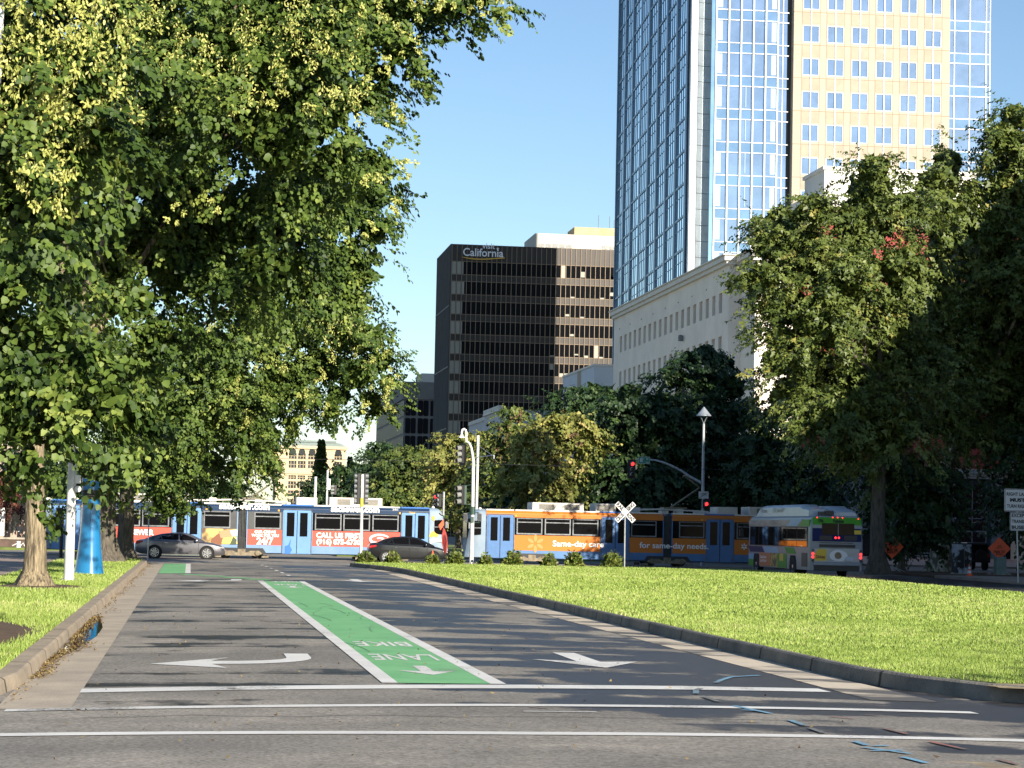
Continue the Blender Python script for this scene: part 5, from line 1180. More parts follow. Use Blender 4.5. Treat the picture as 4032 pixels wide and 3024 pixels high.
m = MB(); pf = [(-1.28,.34),(-1.29,1.4),(-1.27,2.5),(-1.20,2.82),(-1.05,2.93),(1.05,2.93),(1.20,2.82),(1.27,2.5),(1.29,1.4),(1.28,.34)]
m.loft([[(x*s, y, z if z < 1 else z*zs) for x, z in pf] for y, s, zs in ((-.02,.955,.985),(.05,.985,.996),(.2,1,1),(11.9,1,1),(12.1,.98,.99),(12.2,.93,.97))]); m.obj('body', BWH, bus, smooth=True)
def rear(x0, x1, z0, z1, mm, nm, d=.012, par=bus, bev=0): q = MB(); q.box(x0, x1, -.03-d, .05, z0, z1); return q.obj(nm, mm, par, bev=bev)
rear(-1.19, 1.19, 2.50, 2.86, BGR, 'rear_top_band', .006); rear(-1.20, 1.20, 1.72, 2.34, BNV, 'rear_band', .006); rear(-1.21, 1.21, 2.34, 2.5, BWH, 'rear_stripe', .005)
q = rear(-.74, .84, 2.03, 2.58, DGLASS, 'rear_window', .016); rear(.03, .07, 2.0, 2.56, GREYM, 'wiper_bar', .03, q)
rear(-.85, -.25, 1.78, 1.98, DARKM, 'vent', .014); rear(.35, .98, 1.78, 2.0, DARKM, 'vent', .014)
rear(-.86, .9, 1.44, 1.58, DARKM, 'grille', .014); rear(-.85, .8, 1.64, 1.67, DARKM, 'badge_strip', .014)
a = rear(-1.1, 1.1, .76, 1.38, BADV, 'rear_advert', .012)
q = MB(); q.prism([(-1.08,.80),(-1.08,1.12),(-.92,1.36),(-.5,1.36),(-.52,.80)], 'y', -.052, 0); q.obj('advert_shape', BYEL, a)
q = MB(); q.lathe([(0,-.054),(.42,-.052),(.44,-.04)], (.08,0,1.05), 24, axis='y'); o_ = q.obj('advert_plate', mat('advert_plate_white', (.68,.66,.68), .5), a); o_.scale = (1,1,.62); o_.location = (0,0,.40)
q = MB(); q.lathe([(0,-.06),(.17,-.058),(.18,-.05)], (.06,0,1.05), 14, axis='y'); o_ = q.obj('advert_food', mat('advert_food_brown', (.14,.10,.06), .6, col2=(.32,.22,.12), scale=9), a); o_.scale = (1,1,.95); o_.location = (0,0,.06)
text('Dickey', .2, mat('advert_dark_lettering', (.20,.06,.02), .5), a, (-.79, -.056, .98), width=.46, bold=.01)
rear(-1.15, 1.15, .58, .76, BWH, 'bumper', .06, bev=.03); rear(-1.12, 1.12, .33, .58, DARKM, 'under_guard', .0)
a = rear(.42, .80, .82, 1.0, mat('licence_plate', (.42,.47,.55), .4), 'licence_plate', .066)
for sx in (-1, 1):
    q = MB(); q.box(sx*1.17-.09, sx*1.17+.09, -.05, .03, .72, 1.38); h = q.obj('tail_lamp_panel', BWH, bus, bev=.03)
    for k in range(4):
        q = MB(); q.lathe([(0,-.085),(.05,-.08),(.066,-.05)], (sx*1.17, 0, .82+k*.155), 14, axis='y'); q.obj('tail_lamp', RED_ON if k in (1, 2) else mat('dark_red_lens', (.04,.008,.008), .3) if k == 0 else LENS_OFF, h)
for x in (-.07, .09): q = MB(); q.lathe([(0,-.07),(.04,-.065),(.055,-.03)], (x, 0, 1.9), 12, axis='y'); q.obj('brake_lamp', RED_ON, bus)
for x, z in ((-.98,2.87),(-.22,2.885),(.02,2.885),(.26,2.88),(1.03,2.84)): q = MB(); q.lathe([(0,-.07),(.028,-.06),(.035,-.02)], (x, 0, z-.03), 10, axis='y'); q.obj('marker_lamp', RED_ON, bus)
text('1706', .2, BLACK, bus, (-.80, -.045, 2.68), width=.26, bold=.01); text('Yolobus', .2, BLACK, bus, (.05, -.045, 2.68), width=.55, bold=.012, shear=.2)
rear(.84, 1.18, 2.08, 2.27, BYEL, 'sticker', .016)
def side(y0, y1, z0, z1, mm, nm, d=.008, par=bus):
    q = MB(); q.box(-1.295-d, -1.2, y0, y1, z0, z1); return q.obj(nm, mm, par)
side(.25, 12.0, 2.42, 2.72, BPIC, 'side_picture', .004)
q = MB(); q.prism([(.2,2.42),(2.2,2.42),(1.2,2.74),(.2,2.74)], 'x', -1.305, -1.2); q.obj('green_flash', BGR, bus); q = MB(); q.prism([(2.4,2.42),(4.4,2.42),(3.4,2.74),(1.5,2.74)], 'x', -1.304, -1.2); q.obj('pale_flash', BSKY, bus)
for k in range(6): side(.55+k*1.86, .55+k*1.86+1.80, 1.45, 2.38, BGLS, 'side_window', .012)
side(.5, 11.7, 1.42, 2.40, DARKM, 'window_surround', .006)
for y0, y1, mm in ((9.2,12.1,BNV),(6.2,9.0,BSKY),(4.7,6.2,BWH),(3.0,4.7,BGR)):
    q = MB(); q.prism([(y0-.5,1.08),(y1-.5,1.08),(y1,1.38),(y0,1.38)], 'x', -1.302, -1.2); q.obj('side_stripe', mm, bus)
side(4.3, 6.0, .36, 1.06, BGR, 'side_panel', .005); side(4.9, 5.6, .7, 1.06, BYEL, 'side_panel', .009); side(6.0, 7.4, .40, 1.06, BSUN, 'side_advert', .010); a = side(7.4, 9.7, .40, 1.06, BORG, 'side_advert', .010)
for s_, z in (('Clean Power.', .84), ('Local Choice.', .66)): text(s_, .2, LETT, a, (-1.312, 8.8, z), face='-x', width=1.3, bold=.004)
side(10.9, 11.95, .36, .7, BGR, 'side_panel', .005); side(10.9, 11.95, .7, 1.0, BSKY, 'side_panel', .005); side(.5, 1.5, .5, 1.15, DARKM, 'engine_grille', .01)
text('Yolobus', .3, mat('dark_green_lettering', (.03,.10,.08), .5), bus, (-1.13, 9.6, 3.20), face='-x', width=1.35); text('(530) 666-2877', .3, bpy.data.materials['dark_green_lettering'], bus, (-1.13, 6.6, 3.20), face='-x', width=2.3)
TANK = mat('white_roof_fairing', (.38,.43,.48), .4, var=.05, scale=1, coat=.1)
for x0, x1 in ((-1.12, -.10), (.0, 1.12)):
    q = MB(); yy_ = [(1.0,.32),(1.5,.40),(2.2,.42),(2.6,.56),(9.6,.54),(10.4,.50),(11.2,.06)] if x0 < -1 else [(.5,.20),(.9,.34),(1.5,.38),(1.9,.50),(9.6,.50),(10.8,.06)]
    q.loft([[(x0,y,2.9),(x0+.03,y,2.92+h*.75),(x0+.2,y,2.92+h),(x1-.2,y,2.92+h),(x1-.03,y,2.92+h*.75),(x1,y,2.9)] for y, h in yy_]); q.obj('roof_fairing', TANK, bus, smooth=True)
q = MB(); q.box(-.75, -.15, .25, .7, 2.92, 3.12); q.box(-.5, -.1, .2, .5, 3.0, 3.18); q.obj('exhaust_box', DARKM, bus)
for y in (3.1, 10.3):
    for sx in (-1, 1):
        q = MB(); q.prism([(y-.62,.30),(y-.6,.72),(y-.45,1.0),(y+.45,1.0),(y+.6,.72),(y+.62,.30)], 'x', min(sx*1.303, sx*1.0), max(sx*1.303, sx*1.0)); q.obj('wheel_arch', ARCH, bus)
        q = MB(); q.lathe([(.28,sx*1.0),(.46,sx*1.02),(.49,sx*1.08),(.49,sx*1.24),(.46,sx*1.315),(.3,sx*1.31)], (0, y, .47), 28, axis='x', cap=False); wo = q.obj('wheel', TYRE, bus, smooth=True)
        q = MB(); q.lathe([(.30,sx*1.30),(.27,sx*1.24),(.12,sx*1.24),(.1,sx*1.31),(0,sx*1.31)], (0, y, .47), 20, axis='x', cap=False); q.obj('rim', RIM, wo, smooth=True)
q = MB(); q.tube([(-1.28,12.0,2.5),(-1.6,12.35,2.35),(-1.6,12.35,2.2)], .025, 6); q.box(-1.72,-1.5,12.3,12.4,1.85,2.25); q.obj('wing_mirror', DARKM, bus)
# ================================================================== street furniture
def loc_rel(o, px, py, Y):
    p = at(px, py, Y); return (p.x-o.location.x, p.y-o.location.y, p.z-o.location.z)
# blue pylon on the verge
p = gp(350, 2262, .15)
py_ = root('pylon', 'tall flared glossy blue pylon with black ribbed collar, on the verge beside the white pole', 'pylon', (p.x, p.y, .15))
BLUEG = mat('glossy_blue_enamel', (.018,.165,.36), .22, coat=.6, var=.06, scale=1.5)
m = MB(); m.lathe([(.515,-.05),(.50,.05),(.44,.5),(.385,1.0),(.335,1.6),(.31,2.1),(.305,2.45),(.31,2.56)], n=36); m.obj('base', BLUEG, py_, smooth=True)
m = MB(); pr = [(.30,2.56)]
for k in range(4): z = 2.57+k*.08; pr += [(.335,z),(.345,z+.02),(.335,z+.055),(.31,z+.06),(.31,z+.078)]
m.lathe(pr, n=36); m.obj('collar', mat('ribbed_black_collar', (.03,.028,.022), .4, .3), py_)
rings = []
for r_, z in ((.315,2.885),(.325,3.0),(.345,3.22),(.31,3.22),(.29,2.95)):
    rings.append([(r_*math.cos(a), r_*math.sin(a), z+(.07*math.cos(a)*-1 if z > 3.1 else 0)) for a in [2*math.pi*k/36 for k in range(36)]])
m = MB(); m.loft(rings); m.obj('rim', BLUEG, py_, smooth=True)
# white pole in front of it
p = gp(270, 2289, .15)
wp = root('street_pole', 'thick white-grey pole between the near tree trunk and the blue pylon', 'pole', (p.x, p.y, .15))
m = MB(); m.tube([(0,0,0),(0,0,4),(0,0,10.5)], [.152,.128,.10], 18); m.obj('shaft', WHITE_PAINT, wp, smooth=True)
m = MB(); m.box(-.23,.23,-.23,.23,0,.045); m.obj('base_flange', WHITE_PAINT, wp, bev=.01)
m = MB()
for sx in (-1,1):
    for sy in (-1,1): m.lathe([(.025,.04),(.025,.09),(0,.09)], (sx*.18, sy*.18, 0), 8)
m.obj('anchor_bolt', GREYM, wp)
m = MB(); m.box(.10,.26,-.12,.08,2.95,3.2); m.lathe([(.0,-.17),(.10,-.15),(.10,.02),(0,.03)], (.19,-.02,2.78), 12, axis='y'); m.obj('sensor_box', WHITE, wp, bev=.01)
p = at(3, 300, 36.6)
sp_ = root('sign_pole', 'grey pole with white bands at the very left edge, seen against blossom', 'pole', (p.x-.045, 36.6, .15))
m = MB(); m.tube([(0,0,0),(0,0,11)], .055, 10); m.obj('shaft', GREYM, sp_, smooth=True)
m = MB()
for a, b in ((26,120),(275,300)): z1 = at(3,a,36.6).z-.15; z0 = at(3,b,36.6).z-.15; m.lathe([(.06,z0),(.06,z1)], n=10)
m.box(-.02,.12,-.02,.02,at(3,602,36.6).z-.17,at(3,602,36.6).z-.15); m.obj('band', WHITE, sp_)
p = gp(239, 2197, .15)
o = root('post', 'plain dark post behind the white pole, in front of the tram front', 'post', (p.x, p.y, .1)); m = MB(); m.tube([(0,0,0),(0,0,2.2)], .09, 10); m.obj('shaft', DARKM, o); m = MB(); m.lathe([(.15,0),(.15,.06),(0,.06)], n=12); m.obj('base', DARKM, o)
p = gp(581, 2198, .15)
o = root('sign_post', 'thin grey sign post at the end of the verge beside the grey sedan', 'post', (p.x, p.y, .1)); m = MB(); m.tube([(0,0,0),(0,0,3)], .035, 8); m.obj('shaft', GALV, o)
m = MB(); m.box(-.3,.3,-.03,-.01,2.3,2.9); m.obj('plate', GALV, o)
# ------------------------------------------------------------------ signal heads
def head(parent, x, y, z, rz=0, lit=-1, h=1.05, back=True, n=3, vis=VISOR, col=DARKM, d=.2, w=.30):
    """vertical signal head; faces -Y before turning by rz; z = centre; parts: housing > visor, lens"""
    a = MB(); a.box(-w/2, w/2, -d/2, d/2, -h/2, h/2); o = a.obj('signal_housing', col, parent, bev=.02); o.location = (x, y, z); o.rotation_euler = (0,0,rz)
    if back: a = MB(); a.box(-w/2-.11, w/2+.11, d/2-.05, d/2-.03, -h/2-.1, h/2+.1); a.obj('backplate', DARKM, o)
    st = h/n
    for k in range(n):
        zc = h/2-st*(k+.5); r_ = min(.125, st*.42)
        a = MB(); a.lathe([(0,-d/2-.015),(r_*.8,-d/2-.012),(r_,-d/2+.0)], (0,0,zc), 16, axis='y'); a.obj('lens', RED_ON if k == lit else LENS_OFF, o)
        a = MB(); arc = [R(-35+250*j/12) for j in range(13)]
        o1 = [(r_*1.12*math.cos(t), -d/2, zc+r_*1.12*math.sin(t)) for t in arc]; o2 = [(r_*1.12*math.cos(t), -d/2-.24, zc+r_*1.12*math.sin(t)-.03) for t in arc]
        i2 = [(r_*1.02*math.cos(t), -d/2-.24, zc+r_*1.02*math.sin(t)-.03) for t in arc]; i1 = [(r_*1.02*math.cos(t), -d/2, zc+r_*1.02*math.sin(t)) for t in arc]
        a.loft([o1, o2, i2, i1], cap=False, closed=False); a.obj('visor', vis, o, smooth=False)
    return o
# thin pole with two black side-on heads, left end of the shrub row
Yq = 114.6
p = at(1421, 2190, Yq)
s = root('traffic_signal', 'thin white pole with yellow tag and two tall black side-on signal heads', 'traffic signal', (p.x, Yq, .13))
m = MB(); top = loc_rel(s, 1427, 1868, Yq)
m.tube([(0,0,0),(top[0],0,top[2])], .075, 12); m.obj('shaft', WHITE_PAINT, s, smooth=True)
a = loc_rel(s, 1424, 1996, Yq); b = loc_rel(s, 1424, 1961, Yq); m = MB(); m.tube([(a[0],0,a[2]),(b[0],0,b[2])], .09, 12); m.obj('yellow_tag', mat('yellow_tag', (.55,.48,.06), .6), s)
for px, sgn in ((1413, -1), (1434, 1)):
    q0 = loc_rel(s, px, 1925, Yq); h_ = 1.55
    a = MB(); a.box(q0[0]-.07, q0[0]+.07, .02, .34, q0[2]-h_/2, q0[2]+h_/2); o = a.obj('signal_housing', DARKM, s)
    for k in range(6):
        a = MB(); zc = q0[2]+h_/2-.13-k*.258; a.lathe([(.12, sgn*.07), (.12, sgn*.22), (.105, sgn*.22), (.105, sgn*.07)], (q0[0], .18, zc), 12, axis='x', cap=False); a.obj('visor', GREYM, o)
a = MB(); zt = loc_rel(s, 1424, 1870, Yq)[2]; a.box(-.25+top[0], .25+top[0], .1, .2, zt-.05, zt); a.obj('bracket', GREYM, s)
# small signal above the tram roof
p = at(1744, 2100, 141)
s = root('traffic_signal', 'small signal with one red lamp lit, above the weathered nose of the blue tram', 'traffic signal', (p.x, 141, 0))
z1 = at(1744, 1936, 141).z; m = MB(); m.tube([(0,0,0),(0,0,z1)], .07, 10); m.obj('shaft', GALV, s)
q = loc_rel(s, 1729, 1970, 141); head(s, q[0], -.12, q[2], rz=-R(70), h=.82, back=False, w=.28)
q = loc_rel(s, 1713, 1972, 141); head(s, q[0], -.02, q[2], rz=R(0), lit=0, h=.82, back=False, w=.26)
# tall white corner pole with several heads and a gooseneck lamp
Yp = 114.2
p = at(1856, 2200, Yp)
s = root('traffic_signal', 'tall white corner pole with gooseneck lamp, stacked signal heads and pedestrian signals', 'traffic signal', (p.x, Yp, .13))
def L(px, py): q = loc_rel(s, px, py, Yp); return (q[0], 0, q[2])
m = MB(); m.tube([(0,0,0), L(1861,2000), L(1864,1812)], [.115,.09,.08], 14)
m.tube([L(1864,1822), L(1862,1800), L(1856,1765), L(1848,1745), L(1838,1738)], [.085,.075,.065,.06,.05], 10); m.obj('shaft', WHITE_PAINT, s, smooth=True)
m = MB(); m.tube([L(1836,1741), L(1836,1702), L(1833,1693), L(1827,1689), L(1821,1692), L(1818,1702), L(1818,1708)], .055, 10); g_ = m.obj('gooseneck', WHITE, s, smooth=True)
q = L(1818,1708); m = MB(); m.lathe([(.0,0),(.06,-.02),(.08,-.1),(.15,-.16),(.16,-.2),(.0,-.2)], q, 16); m.obj('lamp_shade', WHITE, g_, smooth=True)
q = L(1819,1789); head(s, q[0], 0, q[2], rz=-R(62), h=.92, w=.3)
q = L(1818,1949); hh = head(s, q[0], 0, q[2], rz=-R(62), h=1.0, back=False, w=.3)
m = MB(); a, b = L(1833,1912), L(1833,1986); m.box(a[0]-.05, a[0]+.05, -.1, .1, b[2], a[2]); m.tube([a, L(1862,1908)], .02, 6); m.tube([b, L(1862,1988)], .02, 6); m.obj('green_bracket', SGREEN, s)
for px in (1832, 1888):
    q = L(px, 2037); m = MB(); m.box(q[0]-.10, q[0]+.10, -.14, .14, q[2]-.2, q[2]+.2); o = m.obj('pedestrian_signal', GREYM, s, bev=.02)
    m = MB(); m.box(q[0]-.13, q[0]+.03, -.12, .1, q[2]+.2, q[2]+.22); m.box(q[0]-.08, q[0]+.08, -.145, -.13, q[2]-.17, q[2]+.17); m.obj('visor', DARKM, o)
m = MB(); m.tube([L(1832,2056), L(1888,2058)], .022, 6); m.tube([L(1838,2020), L(1885,2018)], .022, 6)
q = L(1860,2010); m.lathe([(.14,-.2),(.14,.2)], q, 12); q = L(1859,2046); m.box(q[0]-.07, q[0]+.07, -.14, 0, q[2]-.15, q[2]+.15); m.obj('green_bracket', SGREEN, s)
# catenary pole behind it
p = at(1874, 2100, 136.2)
s = root('catenary_pole', 'slim white pole with a stayed bracket carrying the tram wire, behind the corner signal', 'pole', (p.x, 136.2, 0))
z1 = at(1874, 1714, 136.2).z; m = MB(); m.tube([(0,0,0),(0,0,z1)], .085, 12); m.obj('shaft', WHITE_PAINT, s, smooth=True)
a = loc_rel(s, 1912, 1800, 136.2); m = MB(); m.tube([(0,0,a[2]),(a[0],-3.8,a[2])], .03, 6); m.tube([(0,0,z1-.6),(a[0]*.85,-3.2,a[2]+.05)], .015, 5); m.lathe([(.05,-.2),(.05,0)], (a[0],-3.8,a[2]), 8); m.obj('bracket', GALV, s)
for nm, zz, lab in (('overhead_wire', 5.85, 'thin overhead wire running above both trams'),):
    m = MB(); m.tube([(x, 132.42, zz-.10*math.sin((x+60)/24*math.pi)**2) for x in range(-60, 121, 6)], .014, 5); tag(m.obj(nm, DARKM), lab, 'wire')
# curved mast arm with street name sign and cone-topped lamp
Ym = 139.0
p = at(2768, 2100, Ym)
s = root('traffic_signal', 'grey lamp post with cone shade, curved arm, red signal and green street sign', 'traffic signal', (p.x, Ym, 0))
def L(px, py): q = loc_rel(s, px, py, Ym); return (q[0], 0, q[2])
STP = mat('lamp_post_grey_paint', (.40,.42,.44), .45, .2)
m = MB(); m.tube([(0,0,0), L(2768,1900), L(2771,1668)], [.13,.10,.075], 12); m.obj('shaft', STP, s, smooth=True)
m = MB(); c = L(2771,1668)
for k in range(4): t = k*math.pi/2+.6; m.tube([c, (c[0]+.22*math.cos(t), .22*math.sin(t), c[2]+.35), (c[0]+.30*math.cos(t), .30*math.sin(t), c[2]+.44)], .022, 6)
m.obj('lamp_bracket', STP, s)
zc = L(2771,1638)[2]; zt = L(2771,1602)[2]
m = MB(); m.lathe([(0,zc-.02),(.42,zc-.03),(.47,zc),(.46,zc+.03),(.03,zt),(0,zt)], (c[0],0,0), 28); m.obj('lamp_shade', mat('lamp_cone_grey', (.34,.38,.42), .4, .4), s)
m = MB(); m.tube([L(2768,1905), L(2715,1876), L(2680,1852), L(2640,1832), L(2610,1820), L(2580,1812), L(2550,1810), L(2503,1810)], [.085,.075,.07,.065,.06,.055,.05,.045], 10); ao = m.obj('arm', STP, s, smooth=True)
m = MB(); m.tube([L(2765,1912), L(2700,1878), L(2650,1842)], .012, 5); m.obj('stay', DARKM, ao)
q = L(2487,1847); head(s, q[0], -.05, q[2], rz=R(4), lit=0, h=.98, w=.30)
a, b = L(2512,1798), L(2557,1827); SGN = mat('green_street_sign', (.01,.20,.14), .4)
m = MB(); m.box(a[0], b[0], -.12, -.09, b[2], a[2]); sg = m.obj('street_sign', SGN, s)
m = MB(); e = .02
for x0, x1, z0, z1 in ((a[0],b[0],a[2]-e,a[2]),(a[0],b[0],b[2],b[2]+e),(a[0],a[0]+e,b[2]+e,a[2]-e),(b[0]-e,b[0],b[2]+e,a[2]-e)): m.box(x0,x1,-.125,-.119,z0,z1)
m.obj('border', REFW, sg)
text('8', .32, REFW, sg, (a[0]+.19, -.128, (a[2]+b[2])/2-.01), bold=.012); text('TH', .09, REFW, sg, (a[0]+.30, -.128, a[2]-.12), bold=.004); text('ST', .13, REFW, sg, (b[0]-.16, -.128, a[2]-.14), bold=.006); text('1200', .08, REFW, sg, (b[0]-.17, -.128, b[2]+.09), bold=.004)
a, b = L(2749,1935), L(2787,1964); m = MB(); m.box(a[0], b[0], -.2, -.17, b[2], a[2]); sg = m.obj('no_bicycle_sign', REFW, s)
cx, cz = (a[0]+b[0])/2, (a[2]+b[2])/2; m = MB()
for dx in (-.11, .13): m.lathe([(.08,-.205),(.08,-.202),(.065,-.202),(.065,-.205)], (cx+dx,0,cz+.03), 16, axis='y', cap=False)
m.tube([(cx-.11,-.204,cz+.03),(cx-.04,-.204,cz+.13),(cx+.09,-.204,cz+.13),(cx+.13,-.204,cz+.03)], .01, 4); m.tube([(cx-.04,-.204,cz+.13),(cx+.02,-.204,cz+.02),(cx+.09,-.204,cz+.13)], .01, 4); m.tube([(b[0]-.04,-.206,a[2]-.03),(a[0]+.03,-.206,b[2]+.02)], .012, 4); m.obj('pictogram', BLACK, sg)
q = L(2777,1984); head(s, q[0], -.1, q[2], rz=R(3), lit=0, h=.52, n=1, w=.40)
# railroad crossing crossbuck
Yc = 112.9
p = at(2459, 2210, Yc)
s = root('crossing_sign', 'white crossed-blade railroad crossing sign on a thin post at the lawn edge', 'sign', (p.x, Yc, .13))
q = loc_rel(s, 2461, 2017, Yc); m = MB(); m.tube([(0,0,0),(q[0],0,q[2]+.1)], .035, 8); m.obj('post', GALV, s)
for i, (ang, wds) in enumerate(((R(45), ('CROS', 'SING')), (R(-45), ('RAIL', 'ROAD')))):
    bl = root('blade', '', '') if False else None
    m = MB(); m.box(-.64, .64, -.012, .012, -.125, .125); o = m.obj('blade', REFW, s, bev=0); o.location = (q[0], -.06-.03*(1-i), q[2]); o.rotation_euler = (0, -ang, 0)
    for sx, wd in ((-.37, wds[0]), (.37, wds[1])):
        text(wd, .25, BLACK, o, (sx, -.016, 0), width=.46, bold=.012)
# folded roll-up sign with a flag
Yf = 113.2
p = at(1755, 2200, Yf)
s = root('folded_sign', 'folded dark red roll-up sign with an orange flag before the tram nose', 'sign', (p.x, Yf, .13))
def L(px, py): q = loc_rel(s, px, py, Yf); return (q[0], 0, q[2])
REDV = mat('dark_red_vinyl', (.30,.022,.015), .6, var=.25, scale=5)
m = MB(); pts = [(1745,2076),(1740,2100),(1739,2135),(1746,2165),(1753,2184),(1759,2172),(1763,2140),(1760,2110),(1752,2085)]
m.prism([(L(*q)[0], L(*q)[2]) for q in pts], 'y', -.05, .05); cl_ = m.obj('folded_cloth', REDV, s, bev=.02)
for px in (1746, 1752, 1757): m = MB(); m.tube([L(1747,2084), (L(px,2130)[0], -.07, L(px,2130)[2]), (L(1753,2180)[0], -.05, L(1753,2180)[2])], .022, 6); m.obj('fold', mat('fold_shadow_red', (.14,.010,.008), .7) if 'fold_shadow_red' not in bpy.data.materials else bpy.data.materials['fold_shadow_red'], cl_)
m = MB(); m.prism([(L(*q)[0], L(*q)[2]) for q in [(1727,2068),(1748,2043),(1750,2064),(1734,2088)]], 'y', -.02, .02); m.obj('flag', ORANGE, s)
m = MB(); m.tube([L(1729,2021), L(1738,2029), L(1747,2031)], .03, 6); m.tube([L(1747,2031), L(1752,2100), L(1758,2205)], .028, 6); m.tube([L(1757,2190), (L(1745,2206)[0], -.35, .0)], .02, 6); m.tube([L(1757,2190), (L(1770,2206)[0], .35, .0)], .02, 6); m.obj('stand', DARKM, s)
# cones
def cone(px, py_b, h, label, Y=None):
    p = gp(px, py_b, .14) if Y is None else at(px, py_b, Y)
    s = root('traffic_cone', label, 'cone', (p.x, p.y, .13), group='traffic cones')
    m = MB(); m.box(-.18*h/.7, .18*h/.7, -.18*h/.7, .18*h/.7, 0, .04); m.lathe([(.14*h/.7,.04),(.115*h/.7,h*.25)], n=16); m.lathe([(.09*h/.7,h*.45),(.07*h/.7,h*.6)], n=16); m.lathe([(.048*h/.7,h*.76),(.025*h/.7,h),(0,h)], n=16); m.obj('body', ORANGE, s)
    m = MB(); m.lathe([(.115*h/.7,h*.25),(.09*h/.7,h*.45)], n=16); m.lathe([(.07*h/.7,h*.6),(.048*h/.7,h*.76)], n=16); m.obj('reflective_band', REFW, s)
cone(1703, 2196, .72, 'orange and white cone among the shrubs before the black sedan', 113.9)
cone(3817, 2268, .62, 'small orange and white cone beside the painted cabinet')
# ------------------------------------------------------------------ far right corner, in the shade
def bikesign(o, cx, y, cz, s):
    m = MB()
    for dx in (-.17, .17): m.lathe([(.12*s,y-.004),(.12*s,y-.001),(.095*s,y-.001),(.095*s,y-.004)], (cx+dx*s,0,cz), 16, axis='y', cap=False)
    P_ = lambda a, b: (cx+a*s, y-.003, cz+b*s)
    m.tube([P_(-.17,0), P_(-.06,.20), P_(.12,.20), P_(.17,0)], .014*s, 4); m.tube([P_(-.06,.2), P_(.0,0), P_(.12,.2)], .014*s, 4); m.tube([P_(.12,.2), P_(.10,.27), P_(.16,.29)], .014*s, 4); m.tube([P_(-.1,.24), P_(-.02,.24)], .014*s, 4); m.obj('pictogram', BLACK, o)
def work_sign(px, py, Y, half, label, rz, yb):
    p = at(px, py, Y)
    s = root('bike_sign', label, 'sign', (p.x, Y, .13), rz, 'orange bicycle signs'); z = p.z-.13
    m = MB(); m.prism([(0,z-half),(half,z),(0,z+half),(-half,z)], 'y', -.012, .012); pl = m.obj('panel', ORANGE, s)
    bikesign(pl, 0, -.014, z+.05, half*.85)
    text('SHARE THE', .2, BLACK, pl, (0, -.018, z-half*.28), width=half*.95, bold=.004); text('ROAD', .2, BLACK, pl, (0, -.018, z-half*.47), width=half*.55, bold=.004)
    m = MB(); m.tube([(0,.03,.25),(0,.03,z+half*.9)], .015, 6)
    for sx in (-1, 1): m.tube([(0,.03,.28),(sx*.6,-.3,0)], .015, 6); m.tube([(0,.03,.28),(sx*.6,.4,0)], .015, 6)
    m.obj('stand', GALV, s)
work_sign(3513, 2153, 122, .66, 'orange diamond bicycle sign on a spindly stand beside the white post', R(-38), 0)
work_sign(3935, 2160, 119.5, .62, 'orange bicycle sign standing behind the square grey-green pillar', R(-10), 0)
p = gp(3485, 2242, .13); s = root('post', 'short white-grey post left of the orange diamond sign', 'post', (p.x, p.y, .1)); m = MB(); m.box(-.09,.09,-.09,.09,0,1.65); m.obj('shaft', OFFWHITE, s, bev=.01); m = MB(); m.box(-.22,-.09,-.08,.08,1.25,1.6); m.obj('meter_box', GALV, s)
p = gp(3937, 2262, .14); s = root('pillar', 'square grey-green concrete pillar in front of an orange sign', 'pillar', (p.x, p.y, .1)); m = MB(); m.box(-.27,.27,-.24,.24,0,.98); m.obj('shaft', mat('grey_green_pillar', (.17,.22,.19), .85, var=.15), s, bev=.015); m = MB(); m.box(-.5,.5,-.4,.4,0,.06); m.obj('footing', CONC, s)
p = gp(3786, 2260, .13)
s = root('utility_cabinet', 'utility cabinet painted with black and white brushwork at the pale trunk', 'cabinet', (p.x, p.y, .1), R(9))
MUR = mat('black_white_mural', (.010,.010,.012), .6, col2=(.30,.33,.37), scale=1.3, lo=.47, hi=.53, detail=6); 
m = MB(); m.box(-.44,.42,-.32,.32,.06,1.62); m.obj('case', MUR, s, bev=.015); m = MB(); m.box(-.48,.46,-.36,.36,0,.08); m.obj('plinth', CONC, s); m = MB(); m.box(-.46,.44,-.34,.34,1.62,1.68); m.obj('lid', DARKM, s); m = MB(); m.box(-.02,0,-.33,-.318,.15,1.55); m.box(.06,.09,-.35,-.32,.8,.98); m.obj('door_handle', GREYM, s)
# dark parked off-roader behind the cabinet
p = at(3850, 2215, 142)
s = root('parked_car', 'dark boxy off-road car parked behind the painted cabinet', 'car', (p.x, 142, 0))
m = MB(); m.loft([[(x,y,z) for x,z in ((-.86,.5),(-.88,1.05),(-.80,1.12),(-.72,1.78),(.72,1.78),(.80,1.12),(.88,1.05),(.86,.5))] for y in (0, 3.9)]); m.obj('body', BLKC, s, bev=.05)
m = MB(); m.box(-.62,.62,-.03,.02,1.15,1.65); m.obj('rear_window', DGLASS, s); m = MB(); m.box(-.8,.8,-.12,.02,.5,.66); m.obj('bumper', DARKM, s, bev=.03)
m = MB(); m.lathe([(.12,-.25),(.34,-.27),(.37,-.22),(.37,-.06),(.34,-.02),(0,-.02)], (.15,0,.98), 20, axis='y'); m.obj('spare_wheel', TYRE, s, smooth=True)
for x in (-.72, .72): m = MB(); m.box(x-.06,x+.06,-.03,.02,.85,1.05); m.obj('tail_lamp', TAILR, s)
for x in (-.74, .74):
    for y in (.75, 3.2): m = MB(); m.lathe([(0,-.12),(.36,-.12),(.38,-.08),(.38,.08),(.36,.12),(0,.12)], (x, y, .38), 20, axis='x'); m.obj('wheel', TYRE, s, smooth=True)
